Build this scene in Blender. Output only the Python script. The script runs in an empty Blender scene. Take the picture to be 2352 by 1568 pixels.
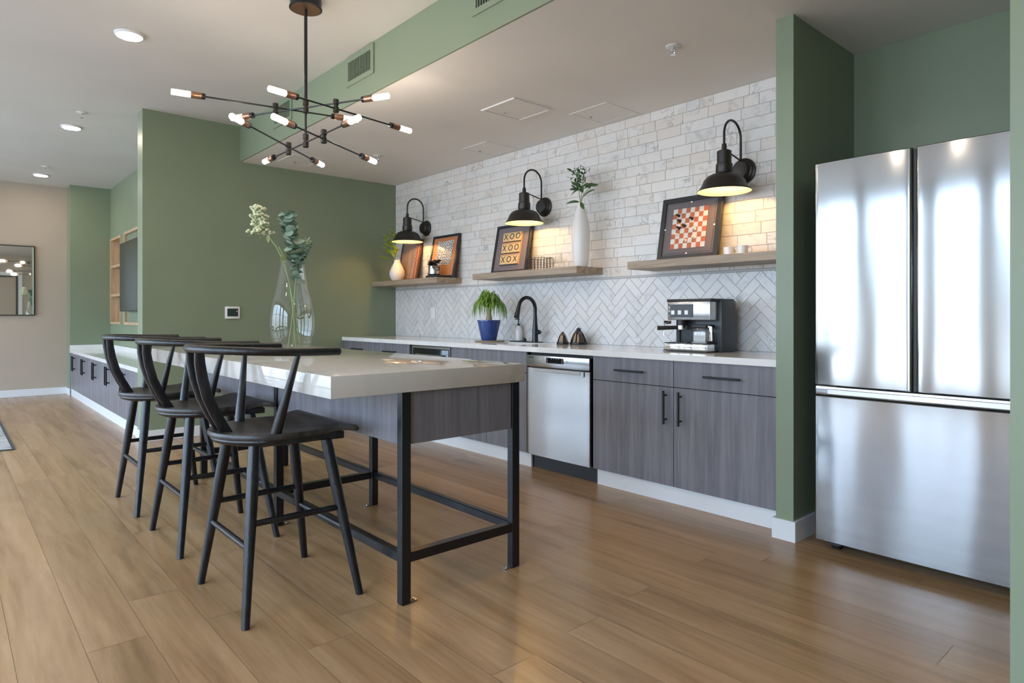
import bpy, bmesh, math, random
from mathutils import Vector, Matrix
PI = math.pi
R = math.radians
rnd = random.Random(7)
scn = bpy.context.scene
COL = scn.collection

# ------------------------------------------------------------------ camera, world, exposure
CAM_H = 1.12
cam_d = bpy.data.cameras.new('camera')
cam_d.sensor_width = 36.0
cam_d.lens = 1481.0 / 2352 * 36.0
cam_d.shift_y = -59.5 / 2352
cam_d.clip_start = 0.05
cam = bpy.data.objects.new('camera', cam_d)
COL.objects.link(cam)
cam.location = (0, 0, CAM_H)
cam.rotation_euler = (R(90), 0, R(48.6))
scn.camera = cam

scn.view_settings.view_transform = 'Standard'
scn.view_settings.look = 'None'
scn.view_settings.gamma = 1
scn.view_settings.use_curve_mapping = False
scn.view_settings.exposure = 1.02
scn.cycles.use_denoising = True
scn.cycles.max_bounces = 10
scn.cycles.diffuse_bounces = 6
scn.cycles.glossy_bounces = 5
scn.cycles.transmission_bounces = 8
scn.cycles.transparent_max_bounces = 12
scn.cycles.caustics_reflective = False
scn.cycles.caustics_refractive = False
scn.cycles.sample_clamp_indirect = 6.0

SKY = 7.8
world = bpy.data.worlds.new('overcast_sky')
scn.world = world
world.use_nodes = True
wn = world.node_tree
wn.nodes.clear()
wo = wn.nodes.new('ShaderNodeOutputWorld')
wb = wn.nodes.new('ShaderNodeBackground')
wtc = wn.nodes.new('ShaderNodeTexCoord')
wsep = wn.nodes.new('ShaderNodeSeparateXYZ')
wr = wn.nodes.new('ShaderNodeValToRGB')
wn.links.new(wtc.outputs['Generated'], wsep.inputs[0])
wn.links.new(wsep.outputs['Z'], wr.inputs[0])
wr.color_ramp.elements[0].position = 0.0
wr.color_ramp.elements[0].color = (0.31, 0.36, 0.43, 1)
wr.color_ramp.elements[1].position = 0.45
wr.color_ramp.elements[1].color = (0.66, 0.92, 1.30, 1)
e_ = wr.color_ramp.elements.new(0.05)
e_.color = (0.36, 0.45, 0.55, 1)
e2_ = wr.color_ramp.elements.new(0.20)
e2_.color = (0.46, 0.60, 0.80, 1)
wn.links.new(wr.outputs[0], wb.inputs[0])
wb.inputs[1].default_value = SKY
wn.links.new(wb.outputs[0], wo.inputs[0])

# ------------------------------------------------------------------ room dimensions
XG = -6.44            # big green wall face
YW = 3.907            # kitchen wall
ZK, ZM = 2.612, 2.953 # kitchen ceiling, main ceiling
YS = 2.157            # soffit face
XE = 2.3              # east wall
YWIN = -3.6           # window wall
XB = -11.17           # beige far wall
WINDOWS = [(-10.9, -8.60), (-8.30, -6.15), (-5.85, -3.80), (-3.36, -2.10), (-1.60, 1.2)]  # last opening is unseen, added to bring more daylight to the right side
WZ0, WZ1 = 0.10, 2.80
# daylight enters by the window openings: portals guide the sky light through them
for i_, (xa, xb) in enumerate(WINDOWS):
    ld = bpy.data.lights.new('window_portal', 'AREA')
    ld.shape = 'RECTANGLE'
    ld.size = xb - xa
    ld.size_y = WZ1 - WZ0
    ld.cycles.is_portal = True
    lo = bpy.data.objects.new('window_portal', ld)
    lo.location = ((xa + xb) / 2, YWIN - 0.10, (WZ0 + WZ1) / 2)
    # shines towards +Y
    lo.rotation_euler = Vector((0, 1, 0)).to_track_quat('-Z', 'Z').to_euler()
    COL.objects.link(lo)

# ------------------------------------------------------------------ materials
def nt(name):
    m = bpy.data.materials.new(name)
    m.use_nodes = True
    t = m.node_tree
    return m, t, t.nodes['Principled BSDF']

def srgb(r, g, b):
    f = lambda c: (c / 255) / 12.92 if c / 255 <= 0.04045 else ((c / 255 + 0.055) / 1.055) ** 2.4
    return (f(r), f(g), f(b), 1)

def mat(name, col, rough=0.5, metal=0.0, spec=0.5, **kw):
    m, t, p = nt(name)
    p.inputs['Base Color'].default_value = col
    p.inputs['Roughness'].default_value = rough
    p.inputs['Metallic'].default_value = metal
    p.inputs['Specular IOR Level'].default_value = spec
    for k, v in kw.items():
        p.inputs[k.replace('_', ' ')].default_value = v
    return m

def L(t, a, b):
    t.links.new(a, b)

def nd(t, typ, **kw):
    n = t.nodes.new(typ)
    for k, v in kw.items():
        setattr(n, k, v)
    return n

def coords(t, scale=(1, 1, 1), island=False):
    tc = nd(t, 'ShaderNodeTexCoord')
    mp = nd(t, 'ShaderNodeMapping')
    mp.inputs['Scale'].default_value = scale
    L(t, tc.outputs['Object'], mp.inputs['Vector'])
    if island:
        g = nd(t, 'ShaderNodeNewGeometry')
        mu = nd(t, 'ShaderNodeMath', operation='MULTIPLY')
        mu.inputs[1].default_value = 37.0
        L(t, g.outputs['Random Per Island'], mu.inputs[0])
        cb = nd(t, 'ShaderNodeCombineXYZ')
        for k in range(3):
            L(t, mu.outputs[0], cb.inputs[k])
        ad = nd(t, 'ShaderNodeVectorMath', operation='ADD')
        L(t, mp.outputs[0], ad.inputs[0])
        L(t, cb.outputs[0], ad.inputs[1])
        return ad.outputs[0], g.outputs['Random Per Island']
    return mp.outputs[0]

def ramp(t, src, stops):
    r = nd(t, 'ShaderNodeValToRGB')
    els = r.color_ramp.elements
    els[0].position, els[0].color = stops[0]
    els[1].position, els[1].color = stops[-1]
    for pos, c in stops[1:-1]:
        e = els.new(pos)
        e.color = c
    L(t, src, r.inputs[0])
    return r.outputs[0]

def noise(t, vec, scale, detail=4, rough=0.6, dist=0.0):
    n = nd(t, 'ShaderNodeTexNoise')
    n.inputs['Scale'].default_value = scale
    n.inputs['Detail'].default_value = detail
    n.inputs['Roughness'].default_value = rough
    n.inputs['Distortion'].default_value = dist
    L(t, vec, n.inputs['Vector'])
    return n.outputs[0]

def bump(t, p, src, strength, dist=0.002):
    b = nd(t, 'ShaderNodeBump')
    b.inputs['Strength'].default_value = strength
    b.inputs['Distance'].default_value = dist
    L(t, src, b.inputs['Height'])
    L(t, b.outputs[0], p.inputs['Normal'])

def mixc(t, a, b, fac, mode='MIX'):
    m = nd(t, 'ShaderNodeMix', data_type='RGBA', blend_type=mode)
    for s, v in ((0, fac), (6, a), (7, b)):
        if isinstance(v, (int, float)):
            m.inputs[s].default_value = v
        elif isinstance(v, tuple):
            m.inputs[s].default_value = v
        else:
            L(t, v, m.inputs[s])
    return m.outputs[2]

def paint(name, col, rough=0.55):
    m, t, p = nt(name)
    v = coords(t)
    n = noise(t, v, 1.3, 2)
    c2 = tuple(c * 0.93 for c in col[:3]) + (1,)
    L(t, ramp(t, n, [(0.3, c2), (0.7, col)]), p.inputs['Base Color'])
    p.inputs['Roughness'].default_value = rough
    bump(t, p, noise(t, v, 220, 2), 0.06, 0.001)
    return m

def wood(name, c_dark, c_mid, c_light, grain=(2, 30, 30), rough=0.45, island=False, vary=0.0, bs=0.15, scale=1.0):
    m, t, p = nt(name)
    if island:
        v, rp = coords(t, grain, True)
    else:
        v = coords(t, grain)
    n1 = noise(t, v, 1.0 * scale, 6, 0.62, 0.6)
    n2 = noise(t, v, 4.0 * scale, 5, 0.7)
    col = ramp(t, n1, [(0.28, c_dark), (0.5, c_mid), (0.72, c_light)])
    col = mixc(t, col, ramp(t, n2, [(0.3, (0.55, 0.55, 0.55, 1)), (0.62, (1, 1, 1, 1))]), 0.35, 'MULTIPLY')
    if island and vary:
        lo = 1 - vary
        col = mixc(t, col, ramp(t, rp, [(0, (lo, lo, lo, 1)), (1, (1.0, 1.0, 1.0, 1))]), 1.0, 'MULTIPLY')
    L(t, col, p.inputs['Base Color'])
    p.inputs['Roughness'].default_value = rough
    bump(t, p, n2, bs, 0.002)
    return m

def stone(name, base, vein, rough=0.12, scale=1.5, amount=0.6, stretch=(1, 1, 1), spec=0.5):
    m, t, p = nt(name)
    v = coords(t, stretch)
    n = noise(t, v, scale, 7, 0.6, 1.4)
    f = ramp(t, n, [(0.44, (0, 0, 0, 1)), (0.5, (1, 1, 1, 1)), (0.56, (0, 0, 0, 1))])
    n2 = noise(t, v, scale * 0.5, 3)
    g = ramp(t, n2, [(0.35, (0, 0, 0, 1)), (0.7, (amount, amount, amount, 1))])
    fac = mixc(t, f, g, 1.0, 'MULTIPLY')
    L(t, mixc(t, base, vein, fac), p.inputs['Base Color'])
    p.inputs['Roughness'].default_value = rough
    p.inputs['Specular IOR Level'].default_value = spec
    return m

def marble_tile(name, light, mid, dark, warm):
    m, t, p = nt(name)
    v, rp = coords(t, (1, 1, 1), True)
    n = noise(t, v, 6.0, 7, 0.62, 1.8)
    col = ramp(t, n, [(0.30, mid), (0.44, light), (0.62, light), (0.74, mid)])
    wn_ = noise(t, v, 3.0, 6, 0.6, 2.6)
    vein = ramp(t, wn_, [(0.47, (0, 0, 0, 1)), (0.5, (1, 1, 1, 1)), (0.53, (0, 0, 0, 1))])
    msk = ramp(t, noise(t, v, 5.0, 2), [(0.52, (0, 0, 0, 1)), (0.68, (0.8, 0.8, 0.8, 1))])
    col = mixc(t, col, dark, mixc(t, vein, msk, 1.0, 'MULTIPLY'))
    col = mixc(t, col, ramp(t, rp, [(0, warm), (0.35, (1, 1, 1, 1)), (0.8, (0.97, 0.98, 1, 1)), (1, (0.87, 0.88, 0.89, 1))]), 1.0, 'MULTIPLY')
    L(t, col, p.inputs['Base Color'])
    p.inputs['Roughness'].default_value = 0.38
    bump(t, p, n, 0.1, 0.002)
    return m

def steel(name, col=(0.62, 0.63, 0.65, 1), rough=0.24, wavy=0.0, aniso=0.0):
    m, t, p = nt(name)
    p.inputs['Base Color'].default_value = col
    p.inputs['Metallic'].default_value = 1.0
    p.inputs['Roughness'].default_value = rough
    if aniso:
        p.inputs['Anisotropic'].default_value = aniso
    v = coords(t, (3.0, 3.0, 0.5))
    if wavy:
        bump(t, p, noise(t, v, 1.3, 1), wavy, 0.05)
    return m

def emit(name, col, s):
    m, t, p = nt(name)
    p.inputs['Base Color'].default_value = (0.8, 0.8, 0.8, 1)
    p.inputs['Emission Color'].default_value = col
    p.inputs['Emission Strength'].default_value = s
    return m

def thin_glass(name, tint=(1, 1, 1, 1), base=0.04, rough=0.0, edge=0.75):
    # architectural glass: clear for light passing straight through, mirror-like at grazing angles
    m = bpy.data.materials.new(name)
    m.use_nodes = True
    t = m.node_tree
    t.nodes.clear()
    o = nd(t, 'ShaderNodeOutputMaterial')
    mx = nd(t, 'ShaderNodeMixShader')
    tr = nd(t, 'ShaderNodeBsdfTransparent')
    gl = nd(t, 'ShaderNodeBsdfGlossy')
    gl.inputs['Roughness'].default_value = rough
    tr.inputs['Color'].default_value = tint
    lw = nd(t, 'ShaderNodeLayerWeight')
    lw.inputs['Blend'].default_value = 0.35
    rr = ramp(t, lw.outputs['Facing'], [(0.0, (base, base, base, 1)), (0.45, (base * 1.6, base * 1.6, base * 1.6, 1)), (0.75, (base * 4, base * 4, base * 4, 1)), (1.0, (edge, edge, edge, 1))])
    L(t, rr, mx.inputs[0])
    L(t, tr.outputs[0], mx.inputs[1])
    L(t, gl.outputs[0], mx.inputs[2])
    L(t, mx.outputs[0], o.inputs[0])
    return m

M = {}
M['green'] = paint('sage_green_paint', (0.225, 0.275, 0.185, 1), 0.38)
M['beige'] = paint('beige_paint', (0.45, 0.375, 0.30, 1))
M['white_wall'] = paint('white_paint', (0.72, 0.71, 0.69, 1))
M['ceiling'] = paint('ceiling_paint', (0.66, 0.645, 0.63, 1), 0.7)
M['ceiling_lit'] = paint('ceiling_paint_lit', (0.80, 0.775, 0.75, 1), 0.7)  # same ceiling paint, colour lightened to stand in for light over the kitchen
M['trim_white'] = mat('white_trim_paint', (0.72, 0.73, 0.74, 1), 0.35)
M['trim_grey'] = mat('grey_edge_trim', (0.50, 0.50, 0.51, 1), 0.5)
M['floor'] = wood('oak_plank_floor', (0.28, 0.158, 0.070, 1), (0.43, 0.258, 0.126, 1), (0.52, 0.335, 0.18, 1), grain=(0.7, 9, 9), rough=0.27, island=True, vary=0.14, bs=0.06)
M['gap'] = mat('floor_joint', (0.22, 0.14, 0.085, 1), 0.6)
M['cab'] = wood('grey_wood_laminate', (0.125, 0.122, 0.138, 1), (0.182, 0.176, 0.196, 1), (0.24, 0.232, 0.252, 1), grain=(26, 26, 1.2), rough=0.36, bs=0.05)
M['cab_dark'] = mat('cabinet_shadow_gap', (0.02, 0.02, 0.022, 1), 0.6)
M['quartz'] = stone('white_quartz', (0.80, 0.79, 0.77, 1), (0.52, 0.50, 0.48, 1), 0.09, 1.2, 0.35)
M['slab'] = stone('veined_quartz_slab', (0.56, 0.53, 0.495, 1), (0.43, 0.47, 0.43, 1), 0.07, 1.6, 0.5, (1.0, 1.0, 0.5))
M['tile'] = marble_tile('tumbled_marble_tile', (0.74, 0.715, 0.685, 1), (0.59, 0.57, 0.55, 1), (0.27, 0.27, 0.27, 1), (0.93, 0.89, 0.86, 1))
M['tile2'] = marble_tile('polished_marble_tile', (0.72, 0.71, 0.71, 1), (0.60, 0.595, 0.59, 1), (0.36, 0.36, 0.365, 1), (0.94, 0.93, 0.92, 1))
M['grout'] = mat('grey_grout', (0.43, 0.415, 0.395, 1), 0.9)
M['shelf'] = wood('oak_shelf_veneer', (0.20, 0.14, 0.09, 1), (0.36, 0.275, 0.195, 1), (0.47, 0.37, 0.27, 1), grain=(1.5, 22, 22), rough=0.5)
M['oak'] = wood('light_oak', (0.40, 0.26, 0.14, 1), (0.55, 0.38, 0.23, 1), (0.66, 0.48, 0.31, 1), grain=(14, 14, 1.6), rough=0.5)
M['black_metal'] = mat('black_powder_coated_steel', (0.006, 0.007, 0.010, 1), 0.28, 0.0, 0.5)
M['black'] = mat('matt_black', (0.012, 0.012, 0.013, 1), 0.45)
M['bronze'] = mat('dark_bronze', (0.030, 0.025, 0.021, 1), 0.38, 0.3)
M['copper'] = mat('brushed_copper', (0.42, 0.24, 0.16, 1), 0.32, 1.0)
M['steel'] = steel('stainless_steel', (0.37, 0.365, 0.36, 1), 0.12, 0.12, 0.0)
M['steel_flat'] = steel('brushed_stainless', (0.50, 0.49, 0.48, 1), 0.24, 0.03)
M['chrome'] = steel('chrome', (0.78, 0.79, 0.80, 1), 0.08)
M['dark_grey'] = mat('dark_grey_plastic', (0.045, 0.05, 0.057, 1), 0.4)
M['screen'] = mat('black_glass_screen', (0.006, 0.007, 0.009, 1), 0.1)
M['stool'] = wood('black_stained_oak', (0.003, 0.0035, 0.005, 1), (0.006, 0.007, 0.010, 1), (0.022, 0.024, 0.030, 1), grain=(12, 12, 4), rough=0.30, bs=0.7, scale=2)
M['stool_seat'] = wood('black_stained_oak_seat', (0.010, 0.0095, 0.0095, 1), (0.026, 0.024, 0.023, 1), (0.060, 0.055, 0.051, 1), grain=(3, 22, 22), rough=0.36, bs=0.5)
M['bulb'] = emit('opal_bulb', (1.0, 0.84, 0.66, 1), 24.0)
M['sconce_bulb'] = emit('warm_bulb', (1.0, 0.56, 0.16, 1), 105.0)
M['down'] = emit('downlight_lens', (1.0, 0.84, 0.66, 1), 60.0)
M['shade_in'] = mat('shade_inner_white', (0.85, 0.80, 0.62, 1), 0.5)
M['glass'] = thin_glass('clear_glass', (0.965, 0.98, 0.975, 1), 0.07, 0.0, 0.95)
M['pane'] = thin_glass('window_glass', (0.98, 0.99, 0.985, 1), 0.03, 0.0, 0.6)
M['mirror'] = mat('mirror_silver', (0.85, 0.87, 0.86, 1), 0.02, 1.0)
M['ceramic'] = mat('white_ceramic', (0.78, 0.77, 0.75, 1), 0.3)
M['cup'] = mat('glazed_white_ceramic', (0.82, 0.82, 0.82, 1), 0.15)
M['blue'] = mat('glazed_blue_ceramic', (0.035, 0.075, 0.27, 1), 0.16)
M['trunk'] = mat('palm_trunk_bark', (0.34, 0.27, 0.19, 1), 0.8)
M['leaf_strap'] = mat('strap_leaf', (0.17, 0.33, 0.045, 1), 0.4)
M['leaf_dark'] = mat('dark_green_leaf', (0.05, 0.115, 0.03, 1), 0.45)
M['leaf_euc'] = mat('blue_green_leaf', (0.235, 0.345, 0.265, 1), 0.5)
M['leaf_yellow'] = mat('yellow_green_leaf', (0.33, 0.42, 0.05, 1), 0.45)
M['stem'] = mat('green_stem', (0.24, 0.32, 0.13, 1), 0.5)
M['petal'] = mat('cream_green_blossom', (0.62, 0.66, 0.46, 1), 0.6)
M['soil'] = mat('potting_soil', (0.04, 0.028, 0.018, 1), 0.95)
M['trayw'] = mat('tan_wooden_saucer', (0.42, 0.31, 0.20, 1), 0.5)

# ------------------------------------------------------------------ mesh helpers
class MB:
    def __init__(self):
        self.bm = bmesh.new()
    def box(self, x0, x1, y0, y1, z0, z1, bev=0.0, seg=2):
        vs = [self.bm.verts.new((x, y, z)) for x in (x0, x1) for y in (y0, y1) for z in (z0, z1)]
        q = [(0, 1, 3, 2), (4, 6, 7, 5), (0, 4, 5, 1), (2, 3, 7, 6), (0, 2, 6, 4), (1, 5, 7, 3)]
        fs = [self.bm.faces.new([vs[i] for i in f]) for f in q]
        if bev:
            es = list({e for f in fs for e in f.edges})
            bmesh.ops.bevel(self.bm, geom=es, offset=bev, segments=seg, affect='EDGES', profile=0.5)
        return self
    def ring_loft(self, rings, cap0=True, cap1=True, closed=True):
        rr = [[self.bm.verts.new(p) for p in r] for r in rings]
        n = len(rr[0])
        for a, b in zip(rr[:-1], rr[1:]):
            for i in range(n if closed else n - 1):
                j = (i + 1) % n
                self.bm.faces.new((a[i], a[j], b[j], b[i]))
        if cap0:
            self.bm.faces.new(list(reversed(rr[0])))
        if cap1:
            self.bm.faces.new(rr[-1])
        return self
    def lathe(self, prof, seg=32, c=(0, 0, 0), cap0=True, cap1=True, sx=1, sy=1):
        rings = [[(c[0] + r * sx * math.cos(2 * PI * k / seg), c[1] + r * sy * math.sin(2 * PI * k / seg), c[2] + z) for k in range(seg)] for r, z in prof]
        return self.ring_loft(rings, cap0, cap1)
    def tube(self, pts, rad, seg=12, flat=None, caps=True, ref=None):
        pts = [Vector(p) for p in pts]
        n = len(pts)
        if not isinstance(rad, (list, tuple)):
            rad = [rad] * n
        rings = []
        up = Vector(ref) if ref else None
        for i, p in enumerate(pts):
            d = (pts[min(i + 1, n - 1)] - pts[max(i - 1, 0)]).normalized()
            if up is None:
                up = Vector((0, 0, 1)) if abs(d.z) < 0.9 else Vector((1, 0, 0))
            s = d.cross(up).normalized()
            u = s.cross(d).normalized()
            if not ref:
                up = u
            r = rad[i]
            if flat:   # rectangular section (w, h) scaled by r
                w, h = flat[0] * r, flat[1] * r
                c = 0.35
                prof = [(w, h * (1 - c)), (w * (1 - c), h), (-w * (1 - c), h), (-w, h * (1 - c)), (-w, -h * (1 - c)), (-w * (1 - c), -h), (w * (1 - c), -h), (w, -h * (1 - c))]
                rings.append([p + s * a + u * b for a, b in prof])
            else:
                rings.append([p + (s * math.cos(2 * PI * k / seg) + u * math.sin(2 * PI * k / seg)) * r for k in range(seg)])
        return self.ring_loft(rings, caps, caps)
    def cyl(self, a, b, r0, r1=None, seg=20):
        return self.tube([a, b], [r0, r0 if r1 is None else r1], seg)
    def prism(self, poly, y0, y1, axis='y'):
        def f(p, t):
            if axis == 'y': return (p[0], t, p[1])
            if axis == 'x': return (t, p[0], p[1])
            return (p[0], p[1], t)
        return self.ring_loft([[f(p, y0) for p in poly], [f(p, y1) for p in poly]])
    def sphere(self, c, r, seg=16, rings=10, sc=(1, 1, 1)):
        m = Matrix.Translation(c) @ Matrix.Diagonal((r * sc[0], r * sc[1], r * sc[2], 1))
        bmesh.ops.create_uvsphere(self.bm, u_segments=seg, v_segments=rings, radius=1, matrix=m)
        return self
    def quad(self, a, b, c, d):
        self.bm.faces.new([self.bm.verts.new(p) for p in (a, b, c, d)])
        return self
    def xform(self, m):
        self.bm.transform(m)
        return self
    def merge(self, other, m=None):
        if m is not None:
            other.bm.transform(m)
        me = bpy.data.meshes.new('tmp')
        other.bm.to_mesh(me)
        self.bm.from_mesh(me)
        bpy.data.meshes.remove(me)
        return self
    def build(self, name, material, parent=None, smooth=True, loc=None, normals=True):
        if normals:
            bmesh.ops.recalc_face_normals(self.bm, faces=self.bm.faces)
        me = bpy.data.meshes.new(name)
        self.bm.to_mesh(me)
        self.bm.free()
        if smooth:
            me.polygons.foreach_set('use_smooth', [True] * len(me.polygons))
            me.set_sharp_from_angle(angle=R(35))
        me.materials.append(material)
        o = bpy.data.objects.new(name, me)
        COL.objects.link(o)
        if parent is not None:
            o.parent = parent
        if loc:
            o.location = loc
        return o

def thing(name, label, cat, loc=(0, 0, 0), rz=0.0, group=None):
    o = bpy.data.objects.new(name, None)
    o.empty_display_size = 0.1
    COL.objects.link(o)
    o.location = loc
    o.rotation_euler = (0, 0, rz)
    return tag(o, label, cat, group)

def tag(o, label, cat, group=None):
    o['label'] = label
    o['category'] = cat
    if group:
        o['group'] = group
    return o

def struct(name, mb, m, smooth=False, parent=None):
    o = mb.build(name, m, parent, smooth)
    if parent is None:
        o['kind'] = 'structure'
    return o

def copy_tree(root, loc, label, rz=None, group=None):
    r = root.copy()
    COL.objects.link(r)
    r.location = loc
    if rz is not None:
        r.rotation_euler = (0, 0, rz)
    r['label'] = label
    if group:
        r['group'] = group
    for ch in list(root.children):
        c = ch.copy()
        COL.objects.link(c)
        c.parent = r
        for g in list(ch.children):
            d = g.copy()
            COL.objects.link(d)
            d.parent = c
    return r

def text_mb(txt, size, m):
    """letters as real geometry, lying in local XY then transformed by m"""
    cu = bpy.data.curves.new('letters', 'FONT')
    cu.body = txt
    cu.size = size
    cu.extrude = 0.0006
    cu.align_x = 'CENTER'
    cu.align_y = 'CENTER'
    ob = bpy.data.objects.new('letters', cu)
    COL.objects.link(ob)
    bpy.context.view_layer.update()
    me = bpy.data.meshes.new_from_object(ob.evaluated_get(bpy.context.evaluated_depsgraph_get()))
    mb = MB()
    mb.bm.from_mesh(me)
    mb.bm.transform(m)
    bpy.data.objects.remove(ob)
    bpy.data.curves.remove(cu)
    bpy.data.meshes.remove(me)
    return mb

def facing_front(x, y, z):       # XY lettering stood up, readable from -Y
    return Matrix.Translation((x, y, z)) @ Matrix.Rotation(R(90), 4, 'X')

# ------------------------------------------------------------------ FLOOR
mb = MB()
pw = 0.185
y = YWIN - 0.3
g = 0.0006
while y < YW + 0.2:
    x = XB - 0.6 - rnd.random() * 1.2
    while x < XE + 0.2:
        ln = rnd.uniform(1.1, 1.8)
        mb.quad((x + g, y + g, 0), (x + ln - g, y + g, 0), (x + ln - g, y + pw - g, 0), (x + g, y + pw - g, 0))
        x += ln
    y += pw
bmesh.ops.bisect_plane(mb.bm, geom=mb.bm.verts[:] + mb.bm.edges[:] + mb.bm.faces[:], plane_co=(0, YW, 0), plane_no=(0, 1, 0), clear_outer=True)
fl = mb.build('floor', M['floor'], None, False)
fl['kind'] = 'structure'
mb = MB().box(XB - 0.3, XE + 0.3, YWIN - 0.3, YW + 0.1, -0.12, -0.0008)
struct('floor', mb, M['gap'])

# ------------------------------------------------------------------ CEILINGS
struct('ceiling', MB().box(XB - 0.2, XE + 0.2, YWIN - 0.3, YS, ZM, ZM + 0.1), M['ceiling'])
struct('ceiling', MB().box(XG, XE + 0.2, YS + 0.012, YW, ZK, ZM + 0.1), M['ceiling_lit'])
struct('wall_soffit', MB().box(XG, XE, YS, YS + 0.012, ZK - 0.0005, ZM + 0.05), M['green'])

# ------------------------------------------------------------------ WALLS
struct('wall_back', MB().box(XG - 0.2, XE, YW, YW + 0.12, 0, ZM), M['green'])
struct('wall_green', MB().box(XG - 0.19, XG, 1.32, YW, 0, ZM), M['green'])
struct('wall_partition', MB().box(-1.562, -1.473, 3.156, YW, 0, ZK), M['green'])
struct('wall_right', MB().box(-0.405, XE, 2.10, YW, 0, ZM), M['green'])
struct('wall_beige', MB().box(XB - 0.1, XB, YWIN, 1.33, 0, ZM), M['beige'])
struct('wall_jog', MB().box(XB - 0.1, -10.88, 1.33, 1.90, 0, ZM), M['green'])
# east wall with a doorway the mirror shows
DY0, DY1, DZ = 0.20, 1.70, 2.33
mb = MB().box(XE, XE + 0.12, YWIN, DY0, 0, ZM).box(XE, XE + 0.12, DY1, YW, 0, ZM).box(XE, XE + 0.12, DY0, DY1, DZ, ZM)
struct('wall_east', mb, M['beige'])
# window wall
mb = MB()
xs = [XB - 0.1]
for a, b in WINDOWS:
    mb.box(xs[-1], a, YWIN - 0.16, YWIN, 0, ZM)
    mb.box(a, b, YWIN - 0.16, YWIN, 0, WZ0)
    mb.box(a, b, YWIN - 0.16, YWIN, WZ1, ZM)
    xs.append(b)
mb.box(xs[-1], XE + 0.12, YWIN - 0.16, YWIN, 0, ZM)
struct('wall_windows', mb, M['white_wall'])
for i, (a, b) in enumerate(WINDOWS):
    f = MB()
    t = 0.05
    f.box(a, a + t, YWIN - 0.12, YWIN - 0.04, WZ0, WZ1).box(b - t, b, YWIN - 0.12, YWIN - 0.04, WZ0, WZ1)
    f.box(a + t, b - t, YWIN - 0.12, YWIN - 0.04, WZ0, WZ0 + t).box(a + t, b - t, YWIN - 0.12, YWIN - 0.04, WZ1 - t, WZ1)
    f.box((a + b) / 2 - 0.02, (a + b) / 2 + 0.02, YWIN - 0.11, YWIN - 0.05, WZ0 + t, WZ1 - t)
    f.box(a + t, b - t, YWIN - 0.11, YWIN - 0.05, 2.0, 2.04)
    w = struct('window_%d' % (i + 1), f, M['black_metal'])
    MB().box(a + t, b - t, YWIN - 0.083, YWIN - 0.077, WZ0 + t, WZ1 - t).build('window_glass', M['pane'], w, False)
# door in the east wall
f = MB()
f.box(XE - 0.02, XE + 0.12, DY0 - 0.10, DY0, 0, DZ + 0.10).box(XE - 0.02, XE + 0.12, DY1, DY1 + 0.10, 0, DZ + 0.10).box(XE - 0.02, XE + 0.12, DY0, DY1, DZ, DZ + 0.10)
d1 = struct('door_1', f, M['trim_white'])
p_ = MB().box(XE + 0.06, XE + 0.10, DY0, DY1, 0.0, DZ)
p_.build('door_panel', M['beige'], d1, False)
mb = MB()
for y0, y1 in ((DY0, DY0 + 0.05), (DY1 - 0.05, DY1), (0.88, 0.92)):
    mb.box(XE + 0.04, XE + 0.062, y0, y1, 0, DZ - 0.05)
mb.box(XE + 0.04, XE + 0.062, DY0, DY1, DZ - 0.05, DZ).box(XE + 0.04, XE + 0.062, DY0, DY1, 1.0, 1.06)
mb.build('door_frame', M['black_metal'], d1, False)

# media wall with two openings (bookshelf niche and niche beside the tv)
YM = 1.82
N1 = (-10.86, -10.13, 1.0, 2.22)
N2 = (-9.80, -8.0, 1.0, 2.22)
mb = MB()
mb.box(-10.88, N1[0], YM, YM + 0.1, 0, ZM).box(N1[0], N1[1], YM, YM + 0.1, 0, N1[2]).box(N1[0], N1[1], YM, YM + 0.1, N1[3], ZM)
mb.box(N1[1], XG - 0.19, YM, YM + 0.1, 0, ZM)
struct('wall_media', mb, M['green'])

# baseboards
BH, BT = 0.098, 0.016
def bb(name, x0, x1, y0, y1):
    struct(name, MB().box(x0, x1, y0, y1, 0, BH, 0.003, 1), M['trim_white'])
bb('baseboard_green', XG, XG + BT, 1.32, 3.27)
bb('baseboard_green', XG - 0.19, XG + BT, 1.32 - BT, 1.32)
bb('baseboard_beige', XB, XB + BT, YWIN, 1.33 - BT)
bb('baseboard_jog', XB, -10.88 + BT, 1.33 - BT, 1.33)
struct('baseboard_partition', MB().box(-1.562 - BT, -1.473 + BT, 3.156 - BT, 3.156, 0, BH + .004, 0.002, 1).box(-1.473, -1.473 + BT, 3.156, YW, 0, BH + .004).box(-1.562 - BT, -1.562, 3.156, 3.262, 0, BH + .004), M['trim_white'])
bb('baseboard_right', -0.405 - BT, -0.405, 2.10, YW)
bb('baseboard_right', -0.405 - BT, XE, 2.10 - BT, 2.10)
bb('baseboard_east', XE - BT, XE, YWIN, DY0 - 0.1)
bb('baseboard_east', XE - BT, XE, DY1 + 0.1, 2.08)

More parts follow.
